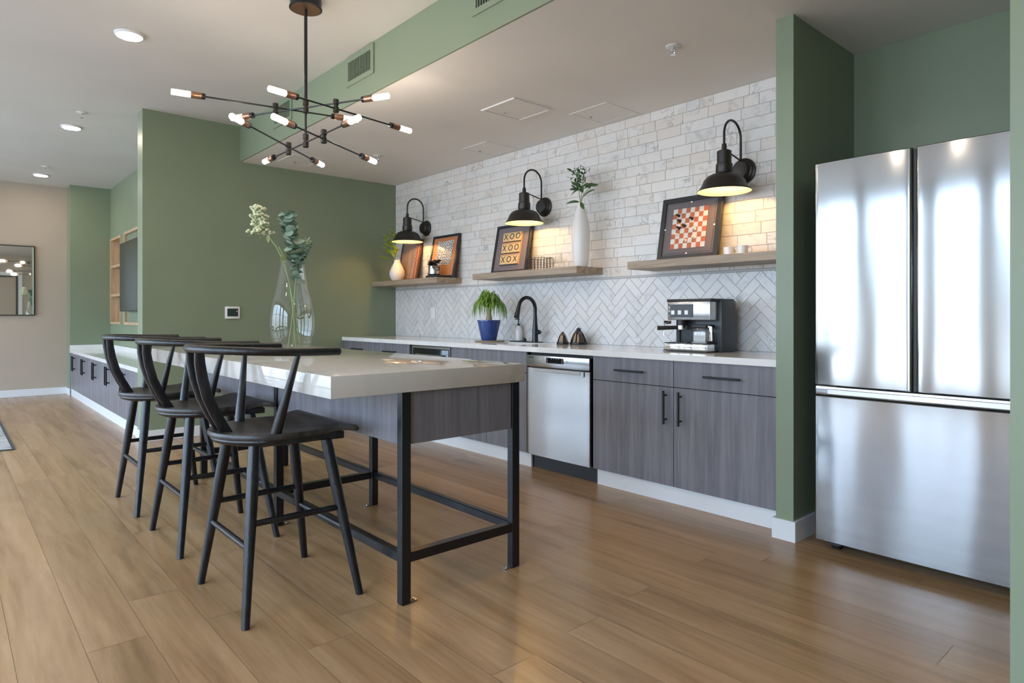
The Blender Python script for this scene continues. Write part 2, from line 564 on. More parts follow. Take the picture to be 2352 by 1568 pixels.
# ------------------------------------------------------------------ TILED KITCHEN WALL
TX0, TX1 = XG, -1.562
ZT = 1.415
def tile_mb(poly, y_face, bevel=0.0012, depth=0.006, mb=None):
    """poly: convex list of (x,z); one bevelled tile"""
    cx = sum(p[0] for p in poly) / len(poly)
    cz = sum(p[1] for p in poly) / len(poly)
    def inset(d):
        out = []
        for px, pz in poly:
            v = Vector((cx - px, cz - pz))
            l = v.length
            out.append((px + v.x / l * d, pz + v.y / l * d))
        return out
    j = rnd.uniform(-0.0006, 0.0006)
    a = [mb.bm.verts.new((p[0], y_face + depth, p[1])) for p in poly]
    b = [mb.bm.verts.new((p[0], y_face + bevel + j, p[1])) for p in poly]
    c = [mb.bm.verts.new((p[0], y_face + j, p[1])) for p in inset(bevel * 1.6)]
    n = len(poly)
    for r0, r1 in ((a, b), (b, c)):
        for i in range(n):
            k = (i + 1) % n
            mb.bm.faces.new((r0[i], r0[k], r1[k], r1[i]))
    mb.bm.faces.new(c)

mb = MB()
rh = 0.0748
gp = 0.0016
z = ZT + 0.004
row = 0
wid = [0.105, 0.15, 0.2, 0.2, 0.235, 0.26]
while z < ZK - 0.01:
    z1 = min(z + rh, ZK)
    x = TX0 - rnd.random() * 0.2
    while x < TX1:
        w_ = rnd.choice(wid)
        xa, xb = max(x, TX0), min(x + w_, TX1)
        if xb - xa > 0.02:
            tile_mb([(xa + gp, z + gp), (xb - gp, z + gp), (xb - gp, z1 - gp), (xa + gp, z1 - gp)], YW - 0.012, mb=mb)
        x += w_
    z += rh
up = mb.build('wall_tiles', M['tile'], None, False)
up['kind'] = 'structure'
struct('wall_grout', MB().box(TX0, TX1, YW - 0.0095, YW, 0.86, ZK), M['grout'])

# herringbone tiles below
mb = MB()
W_, L_ = 0.062, 0.186
c45 = math.sqrt(0.5)
def clip_poly(poly, x0, x1, z0, z1):
    def cl(ps, ax, lim, keep_less):
        out = []
        for i in range(len(ps)):
            a, b = ps[i], ps[(i + 1) % len(ps)]
            ia = (a[ax] <= lim) == keep_less or a[ax] == lim
            ib = (b[ax] <= lim) == keep_less or b[ax] == lim
            if ia:
                out.append(a)
            if ia != ib:
                t = (lim - a[ax]) / (b[ax] - a[ax])
                out.append((a[0] + t * (b[0] - a[0]), a[1] + t * (b[1] - a[1])))
        return out
    for ax, lim, kl in ((0, x0, False), (0, x1, True), (1, z0, False), (1, z1, True)):
        if len(poly) < 3:
            return []
        poly = cl(poly, ax, lim, kl)
    return poly
def area(p):
    return abs(sum(p[i][0] * p[(i + 1) % len(p)][1] - p[(i + 1) % len(p)][0] * p[i][1] for i in range(len(p)))) / 2
NN = int(L_ / W_ + 0.5)
HX0, HX1, HZ0, HZ1 = TX0, TX1, 0.892, ZT - 0.012
gq = 0.0014
for i in range(-120, 120):
    for j in range(-120, 120):
        s = (i - j) % (2 * NN)
        if s == 0:
            u0, v0, u1, v1 = i * W_, j * W_, i * W_ + L_, j * W_ + W_          # horizontal brick
        elif s == NN:
            u0, v0, u1, v1 = i * W_, j * W_ - (NN - 1) * W_, i * W_ + W_, j * W_ + W_  # vertical brick (its top cell)
        else:
            continue
        p4 = [(u0 + gq, v0 + gq), (u1 - gq, v0 + gq), (u1 - gq, v1 - gq), (u0 + gq, v1 - gq)]
        pp = [((a - b) * c45 - 4.0, (a + b) * c45 + 1.1) for a, b in p4]
        if max(q[0] for q in pp) < HX0 or min(q[0] for q in pp) > HX1 or max(q[1] for q in pp) < HZ0 or min(q[1] for q in pp) > HZ1:
            continue
        pp = clip_poly(pp, HX0, HX1, HZ0, HZ1)
        q2 = []
        for q in pp:
            if not q2 or (abs(q[0] - q2[-1][0]) + abs(q[1] - q2[-1][1])) > 1e-4:
                q2.append(q)
        if len(q2) >= 3 and area(q2) > 0.0004:
            tile_mb(q2, YW - 0.012, mb=mb)
lo_ = mb.build('wall_tiles', M['tile2'], None, False)
lo_['kind'] = 'structure'
struct('trim_1', MB().box(TX0, TX1, YW - 0.020, YW - 0.002, ZT - 0.010, ZT + 0.003, 0.002, 1), M['trim_grey'])

# ------------------------------------------------------------------ KITCHEN BASE CABINETS
YC = 3.25          # door faces
def bar_handle(parent, x, z, length, vertical, y=YC, r=0.0062, name='handle'):
    mb = MB()
    so = 0.032
    h = length / 2
    if vertical:
        mb.box(x - r, x + r, y - so - r, y - so + r, z - h, z + h, 0.0015, 1)
        for s in (-1, 1):
            mb.cyl((x, y - so, z + s * h * 0.72), (x, y + 0.002, z + s * h * 0.72), 0.0055, None, 10)
    else:
        mb.box(x - h, x + h, y - so - r, y - so + r, z - r, z + r, 0.0015, 1)
        for s in (-1, 1):
            mb.cyl((x + s * h * 0.72, y - so, z), (x + s * h * 0.72, y + 0.002, z), 0.0055, None, 10)
    return mb.build(name, M['black_metal'], parent)

def base_cabinet(x0, x1, label, doors=1, drawer=True, hinge='l', handle=True, yb=YW - 0.012, drawer_z=0.694, ztop=0.852, group='grey wood base cabinets under the kitchen counter'):
    """carcass with drawer above door(s); world-sized, origin at its left front foot"""
    t = thing('base_cabinet', label, 'cabinet', (x0, YC, 0), group=group)
    w = x1 - x0
    MB().box(0.001, w - 0.001, 0.021, yb - YC, 0.1, 0.852 if handle else 0.62).build('body', M['cab_dark'], t, False)
    g_ = 0.0018
    zt = ztop
    if drawer:
        d = MB().box(g_, w - g_, 0, 0.019, drawer_z + g_, zt, 0.0012, 1).build('drawer', M['cab'], t)
        if handle:
            bar_handle(d, w / 2, 0.772, 0.225, False, 0)
        top = drawer_z - g_
    else:
        top = zt
    n = doors
    for k in range(n):
        a, b = w * k / n, w * (k + 1) / n
        dd = MB().box(a + g_, b - g_, 0, 0.019, 0.103, top, 0.0012, 1).build('door', M['cab'], t)
        side = hinge if n == 1 else ('l' if k == 0 else 'r')
        hx = b - 0.052 if side == 'l' else a + 0.052
        bar_handle(dd, hx, 0.572, 0.20, True, 0)
    return t

base_cabinet(-6.44, -5.785, 'grey wood base cabinet against the green wall at the far counter end', hinge='l')
base_cabinet(-5.785, -5.125, 'grey wood base cabinet between the far-end cabinet and the black microwave', hinge='r')
base_cabinet(-4.475, -3.520, 'wide grey wood sink cabinet with plain front left of the dishwasher', doors=2, drawer=True, handle=False)
base_cabinet(-2.870, -2.236, 'grey wood drawer-over-door cabinet directly right of the dishwasher', hinge='l')
base_cabinet(-2.236, -1.580, 'grey wood drawer-over-door cabinet touching the green partition beside the fridge', hinge='r')
# toe kicks
for a, b in ((XG + 0.02, -3.49), (-2.845, -1.580)):
    struct('trim_2', MB().box(a, b, YC + 0.018, YC + 0.033, 0, 0.101), M['trim_white'])
struct('trim_3', MB().box(-3.49, -2.845, YC + 0.035, YC + 0.05, 0, 0.1), M['black'])

# microwave, built in
t = thing('microwave', 'black glass microwave with steel trim built in under the counter', 'microwave', (-5.08, YC, 0.34))
MB().box(-0.044, 0.605, 0.03, 0.6, -0.23, 0.51).build('body', M['cab_dark'], t, False)
fm = MB().box(0.0, 0.60, -0.004, 0.03, 0.0, 0.035).box(0.0, 0.60, -0.004, 0.03, 0.485, 0.505).box(0.0, 0.022, -0.004, 0.03, 0.035, 0.485).box(0.585, 0.60, -0.004, 0.03, 0.035, 0.485)
fm.build('trim_frame', M['steel_flat'], t, False)
mw = MB().box(0.024, 0.583, -0.010, 0.02, 0.037, 0.483, 0.004, 2).build('door', M['screen'], t)
MB().box(0.10, 0.50, -0.0115, -0.0095, 0.06, 0.075).build('control_strip', M['dark_grey'], mw, False)
MB().tube([(0.12, -0.012, 0.43), (0.12, -0.04, 0.43), (0.52, -0.04, 0.43), (0.52, -0.012, 0.43)], 0.008, 10).build('door_handle', M['steel_flat'], mw)
MB().box(0.0, 0.60, 0.0, 0.019, -0.236, -0.006, 0.0012, 1).build('lower_panel', M['cab'], t)

# dishwasher
DX0, DX1 = -3.510, -2.885
t = thing('dishwasher', 'stainless steel dishwasher with black display under the counter', 'dishwasher', (DX0, YC, 0))
w = DX1 - DX0
MB().box(0.004, w - 0.004, 0.03, 0.60, 0.1, 0.848).build('body', M['cab_dark'], t, False)
# door panel gently bowed, with rounded edges
def bowed_panel(x0, x1, z0, z1, yf, yb, bulge, r=0.006, nx=24, nz=2):
    mb = MB()
    ring = []
    cols = []
    for i in range(nx + 1):
        u = i / nx
        x = x0 + (x1 - x0) * u
        b = bulge * (1 - (2 * u - 1) ** 2)
        edge = 0
        d = min(u, 1 - u) * (x1 - x0)
        if d < r:
            edge = r - math.sqrt(max(0, r * r - (r - d) ** 2))
        cols.append((x, yf - b + edge))
    xs_ = sorted(set([c for c in cols]))
    # finer edge columns
    extra = []
    for k in range(1, 5):
        d = r * k / 5
        ed = r - math.sqrt(r * r - (r - d) ** 2)
        u = d / (x1 - x0)
        b = bulge * (1 - (2 * u - 1) ** 2)
        extra += [(x0 + d, yf - b + ed), (x1 - d, yf - b + ed)]
    cols = sorted(cols + extra)
    outline = cols + [(x1, yb), (x0, yb)]
    rz = [(z0, 0.003), (z0 + 0.003, 0)] + [(z1 - 0.003, 0), (z1, 0.003)]
    rings = [[(p[0], p[1] + (dy if p[1] < yb - 0.001 else 0), z) for p in outline] for z, dy in rz]
    mb.ring_loft(rings)
    return mb
dp = bowed_panel(0.004, w - 0.004, 0.102, 0.742, -0.012, 0.02, 0.006).build('door_panel', M['steel_flat'], t)
cp = MB().box(0.004, w - 0.004, -0.016, 0.02, 0.748, 0.832, 0.003, 2).build('control_panel', M['steel_flat'], t)
MB().box(0.213, 0.382, -0.0175, -0.015, 0.781, 0.820).build('display', M['screen'], cp, False)
for k in range(3):
    MB().box(0.221, 0.226, -0.0182, -0.0172, 0.786 + k * 0.012, 0.790 + k * 0.012).build('display_symbol', M['ceramic'], cp, False)
    MB().box(0.366, 0.372, -0.0182, -0.0172, 0.786 + k * 0.012, 0.790 + k * 0.012).build('display_symbol', M['ceramic'], cp, False)
for k in range(4):
    MB().box(0.262 + k * 0.024, 0.268 + k * 0.024, -0.0182, -0.0172, 0.812, 0.816).build('display_symbol', M['ceramic'], cp, False)
text_mb('SAMSUNG', 0.0125, facing_front(0.052, -0.0165, 0.8150)).build('lettering', M['dark_grey'], cp, False)
for px_, pz in ((0.180, 0.800), (0.418, 0.790)):
    mb = MB()
    for k in range(3):
        mb.box(px_ - 0.006, px_ + 0.006, -0.0166, -0.0158, pz + k * 0.009, pz + 0.002 + k * 0.009)
    mb.build('button_mark', M['dark_grey'], cp, False)
mb = MB().box(0.045, 0.585, -0.017, -0.0155, 0.7425, 0.7475).build('handle_groove', M['cab_dark'], t, False)
MB().prism([(0.075, 0.700), (0.56, 0.700), (0.575, 0.706), (0.575, 0.738), (0.055, 0.738), (0.055, 0.706)], -0.0208, -0.0168).build('handle_recess', M['steel_flat'], t)
MB().box(0.085, 0.545, -0.0240, -0.0205, 0.714, 0.737, 0.0015, 1).build('handle_grip', M['trim_grey'], t)

# worktop with sink cut-out
SX0, SX1, SY0, SY1 = -4.25, -3.745, 3.37, 3.70
ZC0, ZC1 = 0.8535, 0.891
CY0, CY1 = YC - 0.022, YW - 0.0125
mb = MB()
mb.box(XG + 0.001, SX0, CY0, CY1, ZC0, ZC1).box(SX1, -1.564, CY0, CY1, ZC0, ZC1).box(SX0, SX1, CY0, SY0, ZC0, ZC1).box(SX0, SX1, SY1, CY1, ZC0, ZC1)
bmesh.ops.remove_doubles(mb.bm, verts=mb.bm.verts, dist=1e-5)
ct = mb.build('countertop', M['quartz'], None, False)
tag(ct, 'long white quartz countertop running along the herringbone backsplash', 'countertop')
mb = MB()
sd = 0.20
s0 = ZC0 - 0.0005
sk = MB()
o_ = 0.008
sk.ring_loft([[(SX0 - o_, SY0 - o_, s0), (SX1 + o_, SY0 - o_, s0), (SX1 + o_, SY1 + o_, s0), (SX0 - o_, SY1 + o_, s0)],
              [(SX0 - o_, SY0 - o_, s0 - 0.002), (SX1 + o_, SY0 - o_, s0 - 0.002), (SX1 + o_, SY1 + o_, s0 - 0.002), (SX0 - o_, SY1 + o_, s0 - 0.002)],
              [(SX0 - 0.002, SY0 - 0.002, s0 - 0.002), (SX1 + 0.002, SY0 - 0.002, s0 - 0.002), (SX1 + 0.002, SY1 + 0.002, s0 - 0.002), (SX0 - 0.002, SY1 + 0.002, s0 - 0.002)],
              [(SX0 + 0.01, SY0 + 0.01, s0 - sd), (SX1 - 0.01, SY0 + 0.01, s0 - sd), (SX1 - 0.01, SY1 - 0.01, s0 - sd), (SX0 + 0.01, SY1 - 0.01, s0 - sd)]], cap0=False)
so_ = sk.build('sink', M['steel_flat'], None)
tag(so_, 'undermount stainless sink set into the white counter below the black tap', 'sink')

# ------------------------------------------------------------------ FRIDGE
FX0, FX1, FYF = -1.368, -0.515, 3.135
t = thing('refrigerator', 'tall stainless French-door refrigerator standing in the green niche', 'refrigerator', ((FX0 + FX1) / 2, FYF, 0))
hw = (FX1 - FX0) / 2
MB().box(-hw + 0.004, hw - 0.004, 0.075, 0.70, 0.035, 1.825, 0.004, 1).build('body', M['dark_grey'], t)
gap = 0.0065
def fridge_door(x0, x1, z0, z1, name):
    return bowed_panel(x0, x1, z0, z1, 0.010, 0.072, 0.006, r=0.013, nx=40).build(name, M['steel'], t)
fdl = fridge_door(-hw, -gap, 0.790, 1.848, 'door')
fdr = fridge_door(gap, hw, 0.790, 1.848, 'door')
fz = fridge_door(-hw, hw, 0.048, 0.737, 'freezer_drawer')
MB().box(-gap + 0.0005, gap - 0.0005, 0.025, 0.074, 0.79, 1.84).build('door_gap', M['black'], t, False)
MB().box(-hw + 0.003, hw - 0.003, 0.020, 0.074, 0.742, 0.784, 0.004, 2).build('handle_band', M['steel_flat'], t)
MB().box(-hw + 0.06, hw - 0.06, 0.012, 0.021, 0.747, 0.772, 0.002, 1).build('handle_recess', M['steel_flat'], t)
MB().box(-hw + 0.01, -hw + 0.10, 0.03, 0.07, 0.7845, 0.7895).build('hinge', M['black'], t, False)
for s in (-1, 1):
    fb = MB().cyl((s * (hw - 0.075) - 0.018, 0.085, 0.021), (s * (hw - 0.075) + 0.018, 0.085, 0.021), 0.021, None, 16)
    fb.box(s * (hw - 0.075) - 0.03, s * (hw - 0.075) + 0.03, 0.062, 0.12, 0.024, 0.046)
    fb.build('wheel', M['black'], t)
mb = MB().box(-hw + 0.02, hw - 0.02, 0.13, 0.15, 0.005, 0.046)
mb.build('kick_plate', M['black'], t, False)

# ------------------------------------------------------------------ FLOATING SHELVES
SH0, SHD, SHT = 3.594, YW - 0.0115, 0.053
ZS = 1.496
def shelf(x0, x1, label):
    o = MB().box(0, x1 - x0, 0, SHD - SH0, -SHT, 0, 0.0015, 1).build('floating_shelf', M['shelf'], None)
    o.location = (x0, SH0, ZS)
    return tag(o, label, 'shelf', 'oak floating shelves on the tiled wall')
shelf(XG + 0.001, -5.18, 'floating oak shelf in the corner by the green wall')
shelf(-4.619, -3.337, 'middle floating oak shelf holding the tall white vase')
shelf(-2.855, -1.563, 'floating oak shelf under the checkerboard picture')

# ------------------------------------------------------------------ WALL SCONCES
YP = YW - 0.0125
def sconce():
    t = thing('wall_sconce', 'black gooseneck barn sconce nearest the green wall', 'lamp', (-5.80, YP, 2.055), group='black barn sconces on the tiled wall')
    sy = -0.245
    # stepped round plate, axis along Y
    def rot(mb): return mb.xform(Matrix.Rotation(R(90), 4, 'X'))
    rot(MB().lathe([(0.082, 0.0), (0.082, 0.012), (0.070, 0.018), (0.068, 0.030), (0.058, 0.034), (0.058, 0.056), (0.052, 0.062), (0.01, 0.064)], 36)).build('wall_plate', M['bronze'], t)
    # socket
    MB().lathe([(0.014, 0.135), (0.016, 0.100), (0.030, 0.096), (0.044, 0.088), (0.044, 0.012), (0.050, 0.008), (0.052, -0.040), (0.046, -0.052)], 28, (0, sy, 0)).build('socket', M['bronze'], t)
    # shade: dome with shallow flare; double sided shell
    zt_ = -0.050
    prof = [(0.046, zt_), (0.075, zt_ - 0.006), (0.104, zt_ - 0.020), (0.124, zt_ - 0.044), (0.136, zt_ - 0.074), (0.150, zt_ - 0.096), (0.160, zt_ - 0.106), (0.162, zt_ - 0.112)]
    sh = MB()
    sh.lathe(prof, 48, (0, sy, 0), False, False)
    sh.build('lamp_shade', M['bronze'], t)
    prof_in = [(r - 0.0025, z - 0.0025) for r, z in prof[:-1]] + [(0.161, zt_ - 0.1125)]
    MB().lathe([(0.001, zt_ - 0.0035)] + prof_in, 48, (0, sy, 0), False, False).build('shade_lining', M['shade_in'], t)
    # gooseneck
    pts = []
    top = 0.235
    y0_, y1_ = sy, -0.045
    cy, rr = (y0_ + y1_) / 2, (y1_ - y0_) / 2
    pts.append((0, y0_, 0.125))
    for k in range(0, 17):
        a = PI - PI * k / 16
        pts.append((0, cy + rr * math.cos(a), 0.20 + (top - 0.13) * math.sin(a) * 0.95))
    pts.append((0, y1_, 0.05))
    MB().tube(pts, 0.0075, 10).build('gooseneck_arm', M['bronze'], t)
    MB().tube([(0, sy + 0.01, 0.100), (0, -0.13, 0.078), (0, -0.05, 0.062), (0, -0.04, 0.02)], 0.005, 8).build('brace', M['bronze'], t)
    MB().sphere((0, sy, -0.105), 0.026, 16, 10).build('light_bulb', M['sconce_bulb'], t)
    return t
s1 = sconce()
copy_tree(s1, (-3.985, YP, 2.055), 'black gooseneck barn sconce between the X and O picture and tall white vase')
copy_tree(s1, (-2.140, YP, 2.055), 'black gooseneck barn sconce above the checkerboard picture')

# ------------------------------------------------------------------ PICTURES ON THE SHELVES
def picture(name, label, x0, x1, yb, h, fw, frame_mat, lean=0.085, depth=0.022, cat='picture', group=None):
    """leaning framed picture; local frame: x right, z up along the board, -y toward the room"""
    t = thing(name, label, cat, (x0, yb, ZS + 0.0005), group=group)
    ang = -math.asin(min(0.9, lean / h))
    t.rotation_euler = (ang, 0, 0)
    t.location.z += depth * math.sin(-ang)
    w = x1 - x0
    f = MB().box(0, fw, 0, depth, 0, h, 0.0015, 1).box(w - fw, w, 0, depth, 0, h, 0.0015, 1).box(fw, w - fw, 0, depth, 0, fw, 0.0015, 1).box(fw, w - fw, 0, depth, h - fw, h, 0.0015, 1)
    f.build('frame', frame_mat, t)
    return t, w, h
frame_black = mat('charcoal_frame_paint', (0.022, 0.024, 0.030, 1), 0.35)
# --- X and O picture
t, w, h = picture('framed_picture', 'black framed picture of nine X and O tiles on the middle shelf', -4.585, -4.112, 3.778, 0.452, 0.026, frame_black)
MB().box(0.026, w - 0.026, 0.008, 0.018, 0.026, h - 0.026).build('mat_board', mat('taupe_mat', (0.17, 0.14, 0.15, 1), 0.6), t, False)
aw = MB().box(0.105, w - 0.105, 0.003, 0.009, 0.075, h - 0.075).build('artwork', mat('orange_wood_board', (0.62, 0.33, 0.17, 1), 0.5), t, False)
tile_m = mat('pale_wood_game_tile', (0.72, 0.50, 0.25, 1), 0.5)
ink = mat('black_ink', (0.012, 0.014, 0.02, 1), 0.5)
rows = ['XOO', 'XOO', 'XOX']
tw = 0.080
for r_ in range(3):
    for c_ in range(3):
        cx = 0.155 + c_ * (w - 0.31) / 2
        cz = h - 0.120 - r_ * (h - 0.24) / 2
        tl = MB().box(cx - tw / 2, cx + tw / 2, -0.006, 0.004, cz - tw / 2, cz + tw / 2, 0.002, 1).merge(MB()).build('game_tile', tile_m, aw)
        lt = text_mb(rows[r_][c_], 0.078, facing_front(cx, -0.0068, cz + 0.002)).build('letter', ink, aw, False)
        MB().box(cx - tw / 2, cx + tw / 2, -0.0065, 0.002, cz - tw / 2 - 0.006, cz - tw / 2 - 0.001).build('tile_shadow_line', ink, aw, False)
# --- chess picture
t, w, h = picture('framed_picture', 'black framed checkerboard picture with small game pieces under the right sconce', -2.735, -2.262, 3.765, 0.450, 0.036, frame_black)
MB().box(0.036, w - 0.036, 0.008, 0.018, 0.036, h - 0.036).build('mat_board', mat('grey_taupe_mat', (0.115, 0.10, 0.11, 1), 0.6), t, False)
MB().box(0.052, w - 0.052, 0.005, 0.009, 0.052, h - 0.052).build('inner_mat', mat('dark_taupe_mat', (0.14, 0.115, 0.12, 1), 0.6), t, False)
b0x, b0z, cs = 0.100, 0.080, (w - 0.20) / 8
csz = (h - 0.165) / 8
aw = MB().box(b0x, w - b0x, 0.0025, 0.006, b0z, b0z + 8 * csz).build('artwork', mat('terracotta_board', (0.46, 0.125, 0.055, 1), 0.5), t, False)
mb = MB()
for i in range(8):
    for j in range(8):
        if (i + j) % 2 == 1:
            mb.box(b0x + i * cs, b0x + (i + 1) * cs, 0.0012, 0.003, b0z + j * csz, b0z + (j + 1) * csz)
mb.build('white_squares', mat('white_board_square', (0.66, 0.64, 0.60, 1), 0.4), aw, False)
def pawn(i, j, m_):
    cx, cz = b0x + (i + 0.5) * cs, b0z + (j + 0.5) * csz
    pm = MB().lathe([(0.011, 0), (0.011, 0.004), (0.006, 0.008), (0.0045, 0.018), (0.008, 0.022), (0.0075, 0.030), (0.003, 0.034)], 14)
    pm.xform(Matrix.Translation((cx, 0.001, cz)) @ Matrix.Rotation(R(90), 4, 'X'))
    pm.build('game_piece', m_, aw)
for i, j in ((0.9, 6.1), (4.1, 5.2), (1.3, 5.0), (2.6, 3.9), (1.3, 3.6)):
    pawn(i, j, M['black'])
for i, j in ((1.0, 2.3), (5.1, 1.4), (3.1, 1.0), (5.0, 3.1)):
    pawn(i, j, M['cup'])
for px_, pz in ((w / 2, 0.044), (w / 2, h - 0.044), (0.044, h / 2), (w - 0.044, h / 2)):
    MB().box(px_ - 0.006, px_ + 0.006, 0.002, 0.010, pz - 0.005, pz + 0.005).build('pin', M['cup'], t, False)
# --- orange picture with round pebbles
t, w, h = picture('framed_picture', 'black framed orange picture of black and white rings behind the metal pot', -5.640, -5.178, 3.785, 0.455, 0.026, frame_black)
aw = MB().box(0.026, w - 0.026, 0.006, 0.016, 0.026, h - 0.026).build('artwork', mat('burnt_orange_print', (0.52, 0.20, 0.09, 1), 0.5), t, False)
r2 = random.Random(3)
mbw, mbb = MB(), MB()
for i in range(8):
    for j in range(8):
        cx = 0.115 + i * 0.033 + r2.uniform(-0.007, 0.007) + (0.016 if j % 2 else 0)
        cz = 0.155 + j * 0.031 + r2.uniform(-0.006, 0.006)
        rr = r2.uniform(0.014, 0.019)
        for mbx, r_, y_ in ((mbb, rr * 1.12, 0.0045), (mbw, rr, 0.0030), (mbb, rr * 0.42, 0.0015)):
            d = MB().lathe([(r_, 0.0), (r_, 0.0013)], 14)
            d.xform(Matrix.Translation((cx, y_ + 0.0015, cz)) @ Matrix.Rotation(R(90), 4, 'X'))
            mbx.merge(d)
mbw.build('white_rings', M['cup'], aw, False)
mbb.build('black_rings', M['black'], aw, False)
# --- striped picture behind small vase
t, w, h = picture('framed_picture', 'brown framed picture with vertical stripes behind the small white vase', -6.24, -5.86, 3.785, 0.455, 0.022, wood('brown_frame_wood', (0.08, 0.03, 0.015, 1), (0.14, 0.05, 0.03, 1), (0.2, 0.08, 0.05, 1)))
m, tt, p = nt('striped_print')
v = coords(tt, (9, 9, 0.6))
nn_ = noise(tt, v, 3.0, 3, 0.6)
L(tt, ramp(tt, nn_, [(0.3, (0.09, 0.10, 0.16, 1)), (0.45, (0.28, 0.22, 0.22, 1)), (0.55, (0.42, 0.22, 0.12, 1)), (0.7, (0.24, 0.26, 0.34, 1))]), p.inputs['Base Color'])
aw = MB().box(0.022, w - 0.022, 0.006, 0.016, 0.022, h - 0.022).build('artwork', m, t, False)
mb = MB().box(w - 0.075, w - 0.045, 0.003, 0.0062, 0.022, h - 0.022)
mb.build('dotted_border', mat('dark_red_strip', (0.16, 0.035, 0.025, 1), 0.5), aw, False)
mb = MB()
for k in range(22):
    d = MB().lathe([(0.004, 0.0), (0.004, 0.001)], 8)
    d.xform(Matrix.Translation((w - 0.060 + (0.007 if k % 2 else -0.007), 0.003, 0.035 + k * 0.019)) @ Matrix.Rotation(R(90), 4, 'X'))
    mb.merge(d)
mb.build('border_dots', M['ceramic'], aw, False)

# ------------------------------------------------------------------ plants helper
def leaf(mb, base, d, up, ln, wd, cup=0.12, bend=0.0, seg=5):
    """pointed leaf as thin curved blade with real (small) thickness"""
    base, d, up = Vector(base), Vector(d).normalized(), Vector(up)
    s = d.cross(up)
    if s.length < 1e-3:
        s = d.cross(Vector((1, 0.3, 0)))
    s.normalize()
    n = s.cross(d).normalized()
    th = 0.0006
    rt = []
    for k in range(seg + 1):
        u = k / seg
        w = wd * math.sin(PI * min(1, 0.06 + 0.92 * u)) ** 0.8 * (1 if u < 1 else 0.15)
        c = base + d * ln * u - n * (bend * ln * u * u)
        rt.append((c - s * w / 2 + n * (cup * w), c, c + s * w / 2 + n * (cup * w)))
    top = [[mb.bm.verts.new(p + n * th) for p in r] for r in rt]
    bot = [[mb.bm.verts.new(p - n * th) for p in r] for r in rt]
    for k in range(seg):
        for j in range(2):
            mb.bm.faces.new((top[k][j], top[k][j + 1], top[k + 1][j + 1], top[k + 1][j]))
            mb.bm.faces.new((bot[k][j + 1], bot[k][j], bot[k + 1][j], bot[k + 1][j + 1]))
        mb.bm.faces.new((top[k][0], top[k + 1][0], bot[k + 1][0], bot[k][0]))
        mb.bm.faces.new((top[k + 1][2], top[k][2], bot[k][2], bot[k + 1][2]))

def round_leaf(mb, c, n, r, th=0.0007):
    n = Vector(n).normalized()
    a = n.orthogonal().normalized()
    b = n.cross(a)
    c = Vector(c)
    ring = lambda rr, h: [c + (a * math.cos(2 * PI * k / 10) + b * math.sin(2 * PI * k / 10)) * rr + n * h for k in range(10)]
    mb.ring_loft([ring(r, -th + r * 0.16), ring(r * 0.55, -th + r * 0.05), ring(0.0006, -th), ], False, True)
    mb.ring_loft([ring(r, th + r * 0.16), ring(r * 0.55, th + r * 0.05), ring(0.0006, th)], False, True)

# ------------------------------------------------------------------ SHELF OBJECTS
# small white vase with yellow-green leaves
vx, vy = -6.085, 3.70
o = MB().lathe([(0.045, 0), (0.068, 0.02), (0.083, 0.065), (0.080, 0.105), (0.062, 0.150), (0.040, 0.190), (0.032, 0.215), (0.034, 0.228), (0.029, 0.228), (0.026, 0.20), (0.035, 0.18), (0.01, 0.10)], 32).build('vase', M['ceramic'], None)
o.location = (vx, vy, ZS)
tag(o, 'small bulb-shaped white vase on the corner shelf by the green wall', 'vase')
t = thing('leaf_sprig', 'yellow-green leafy sprigs standing in the small bulb-shaped vase', 'plant', (vx, vy, ZS))
r2 = random.Random(11)
ml, ms = MB(), MB()
sprigs = [((-0.02, -0.01, 0.12), (-0.13, -0.05, 0.36)), ((0.0, 0.0, 0.12), (-0.06, -0.10, 0.46)), ((0.01, 0, 0.12), (0.05, -0.05, 0.36)), ((0, 0.01, 0.12), (-0.10, 0.0, 0.55)), ((0, 0, 0.12), (-0.15, -0.08, 0.27)), ((0, 0, 0.12), (-0.02, -0.06, 0.30))]
for a, b in sprigs:
    a, b = Vector(a), Vector(b)
    mid = (a + b) / 2 + Vector((0.015, 0, 0.03))
    mid.x = mid.x * 0.5
    neck = Vector((max(-.015, min(.015, b.x * .1)), max(-.012, b.y * .1), 0.225))
    ms.tube([a * 0.5 + Vector((0, 0, 0.07)), neck, mid if mid.z > .24 else neck + Vector((b.x * .3, b.y * .3, .02)), b], 0.0022, 6)
    for k in range(6):
        d = (b - mid).normalized() + Vector((r2.uniform(-1, 1), r2.uniform(-1, 0.5), r2.uniform(-0.5, 0.5))) * 0.9
        leaf(ml, b.lerp(mid, k / 7), d, (0, 0, 1), r2.uniform(0.055, 0.085), r2.uniform(0.038, 0.055), 0.2, 0.25)
ms.build('stems', M['stem'], t)
ml.build('leaves', M['leaf_yellow'], t)

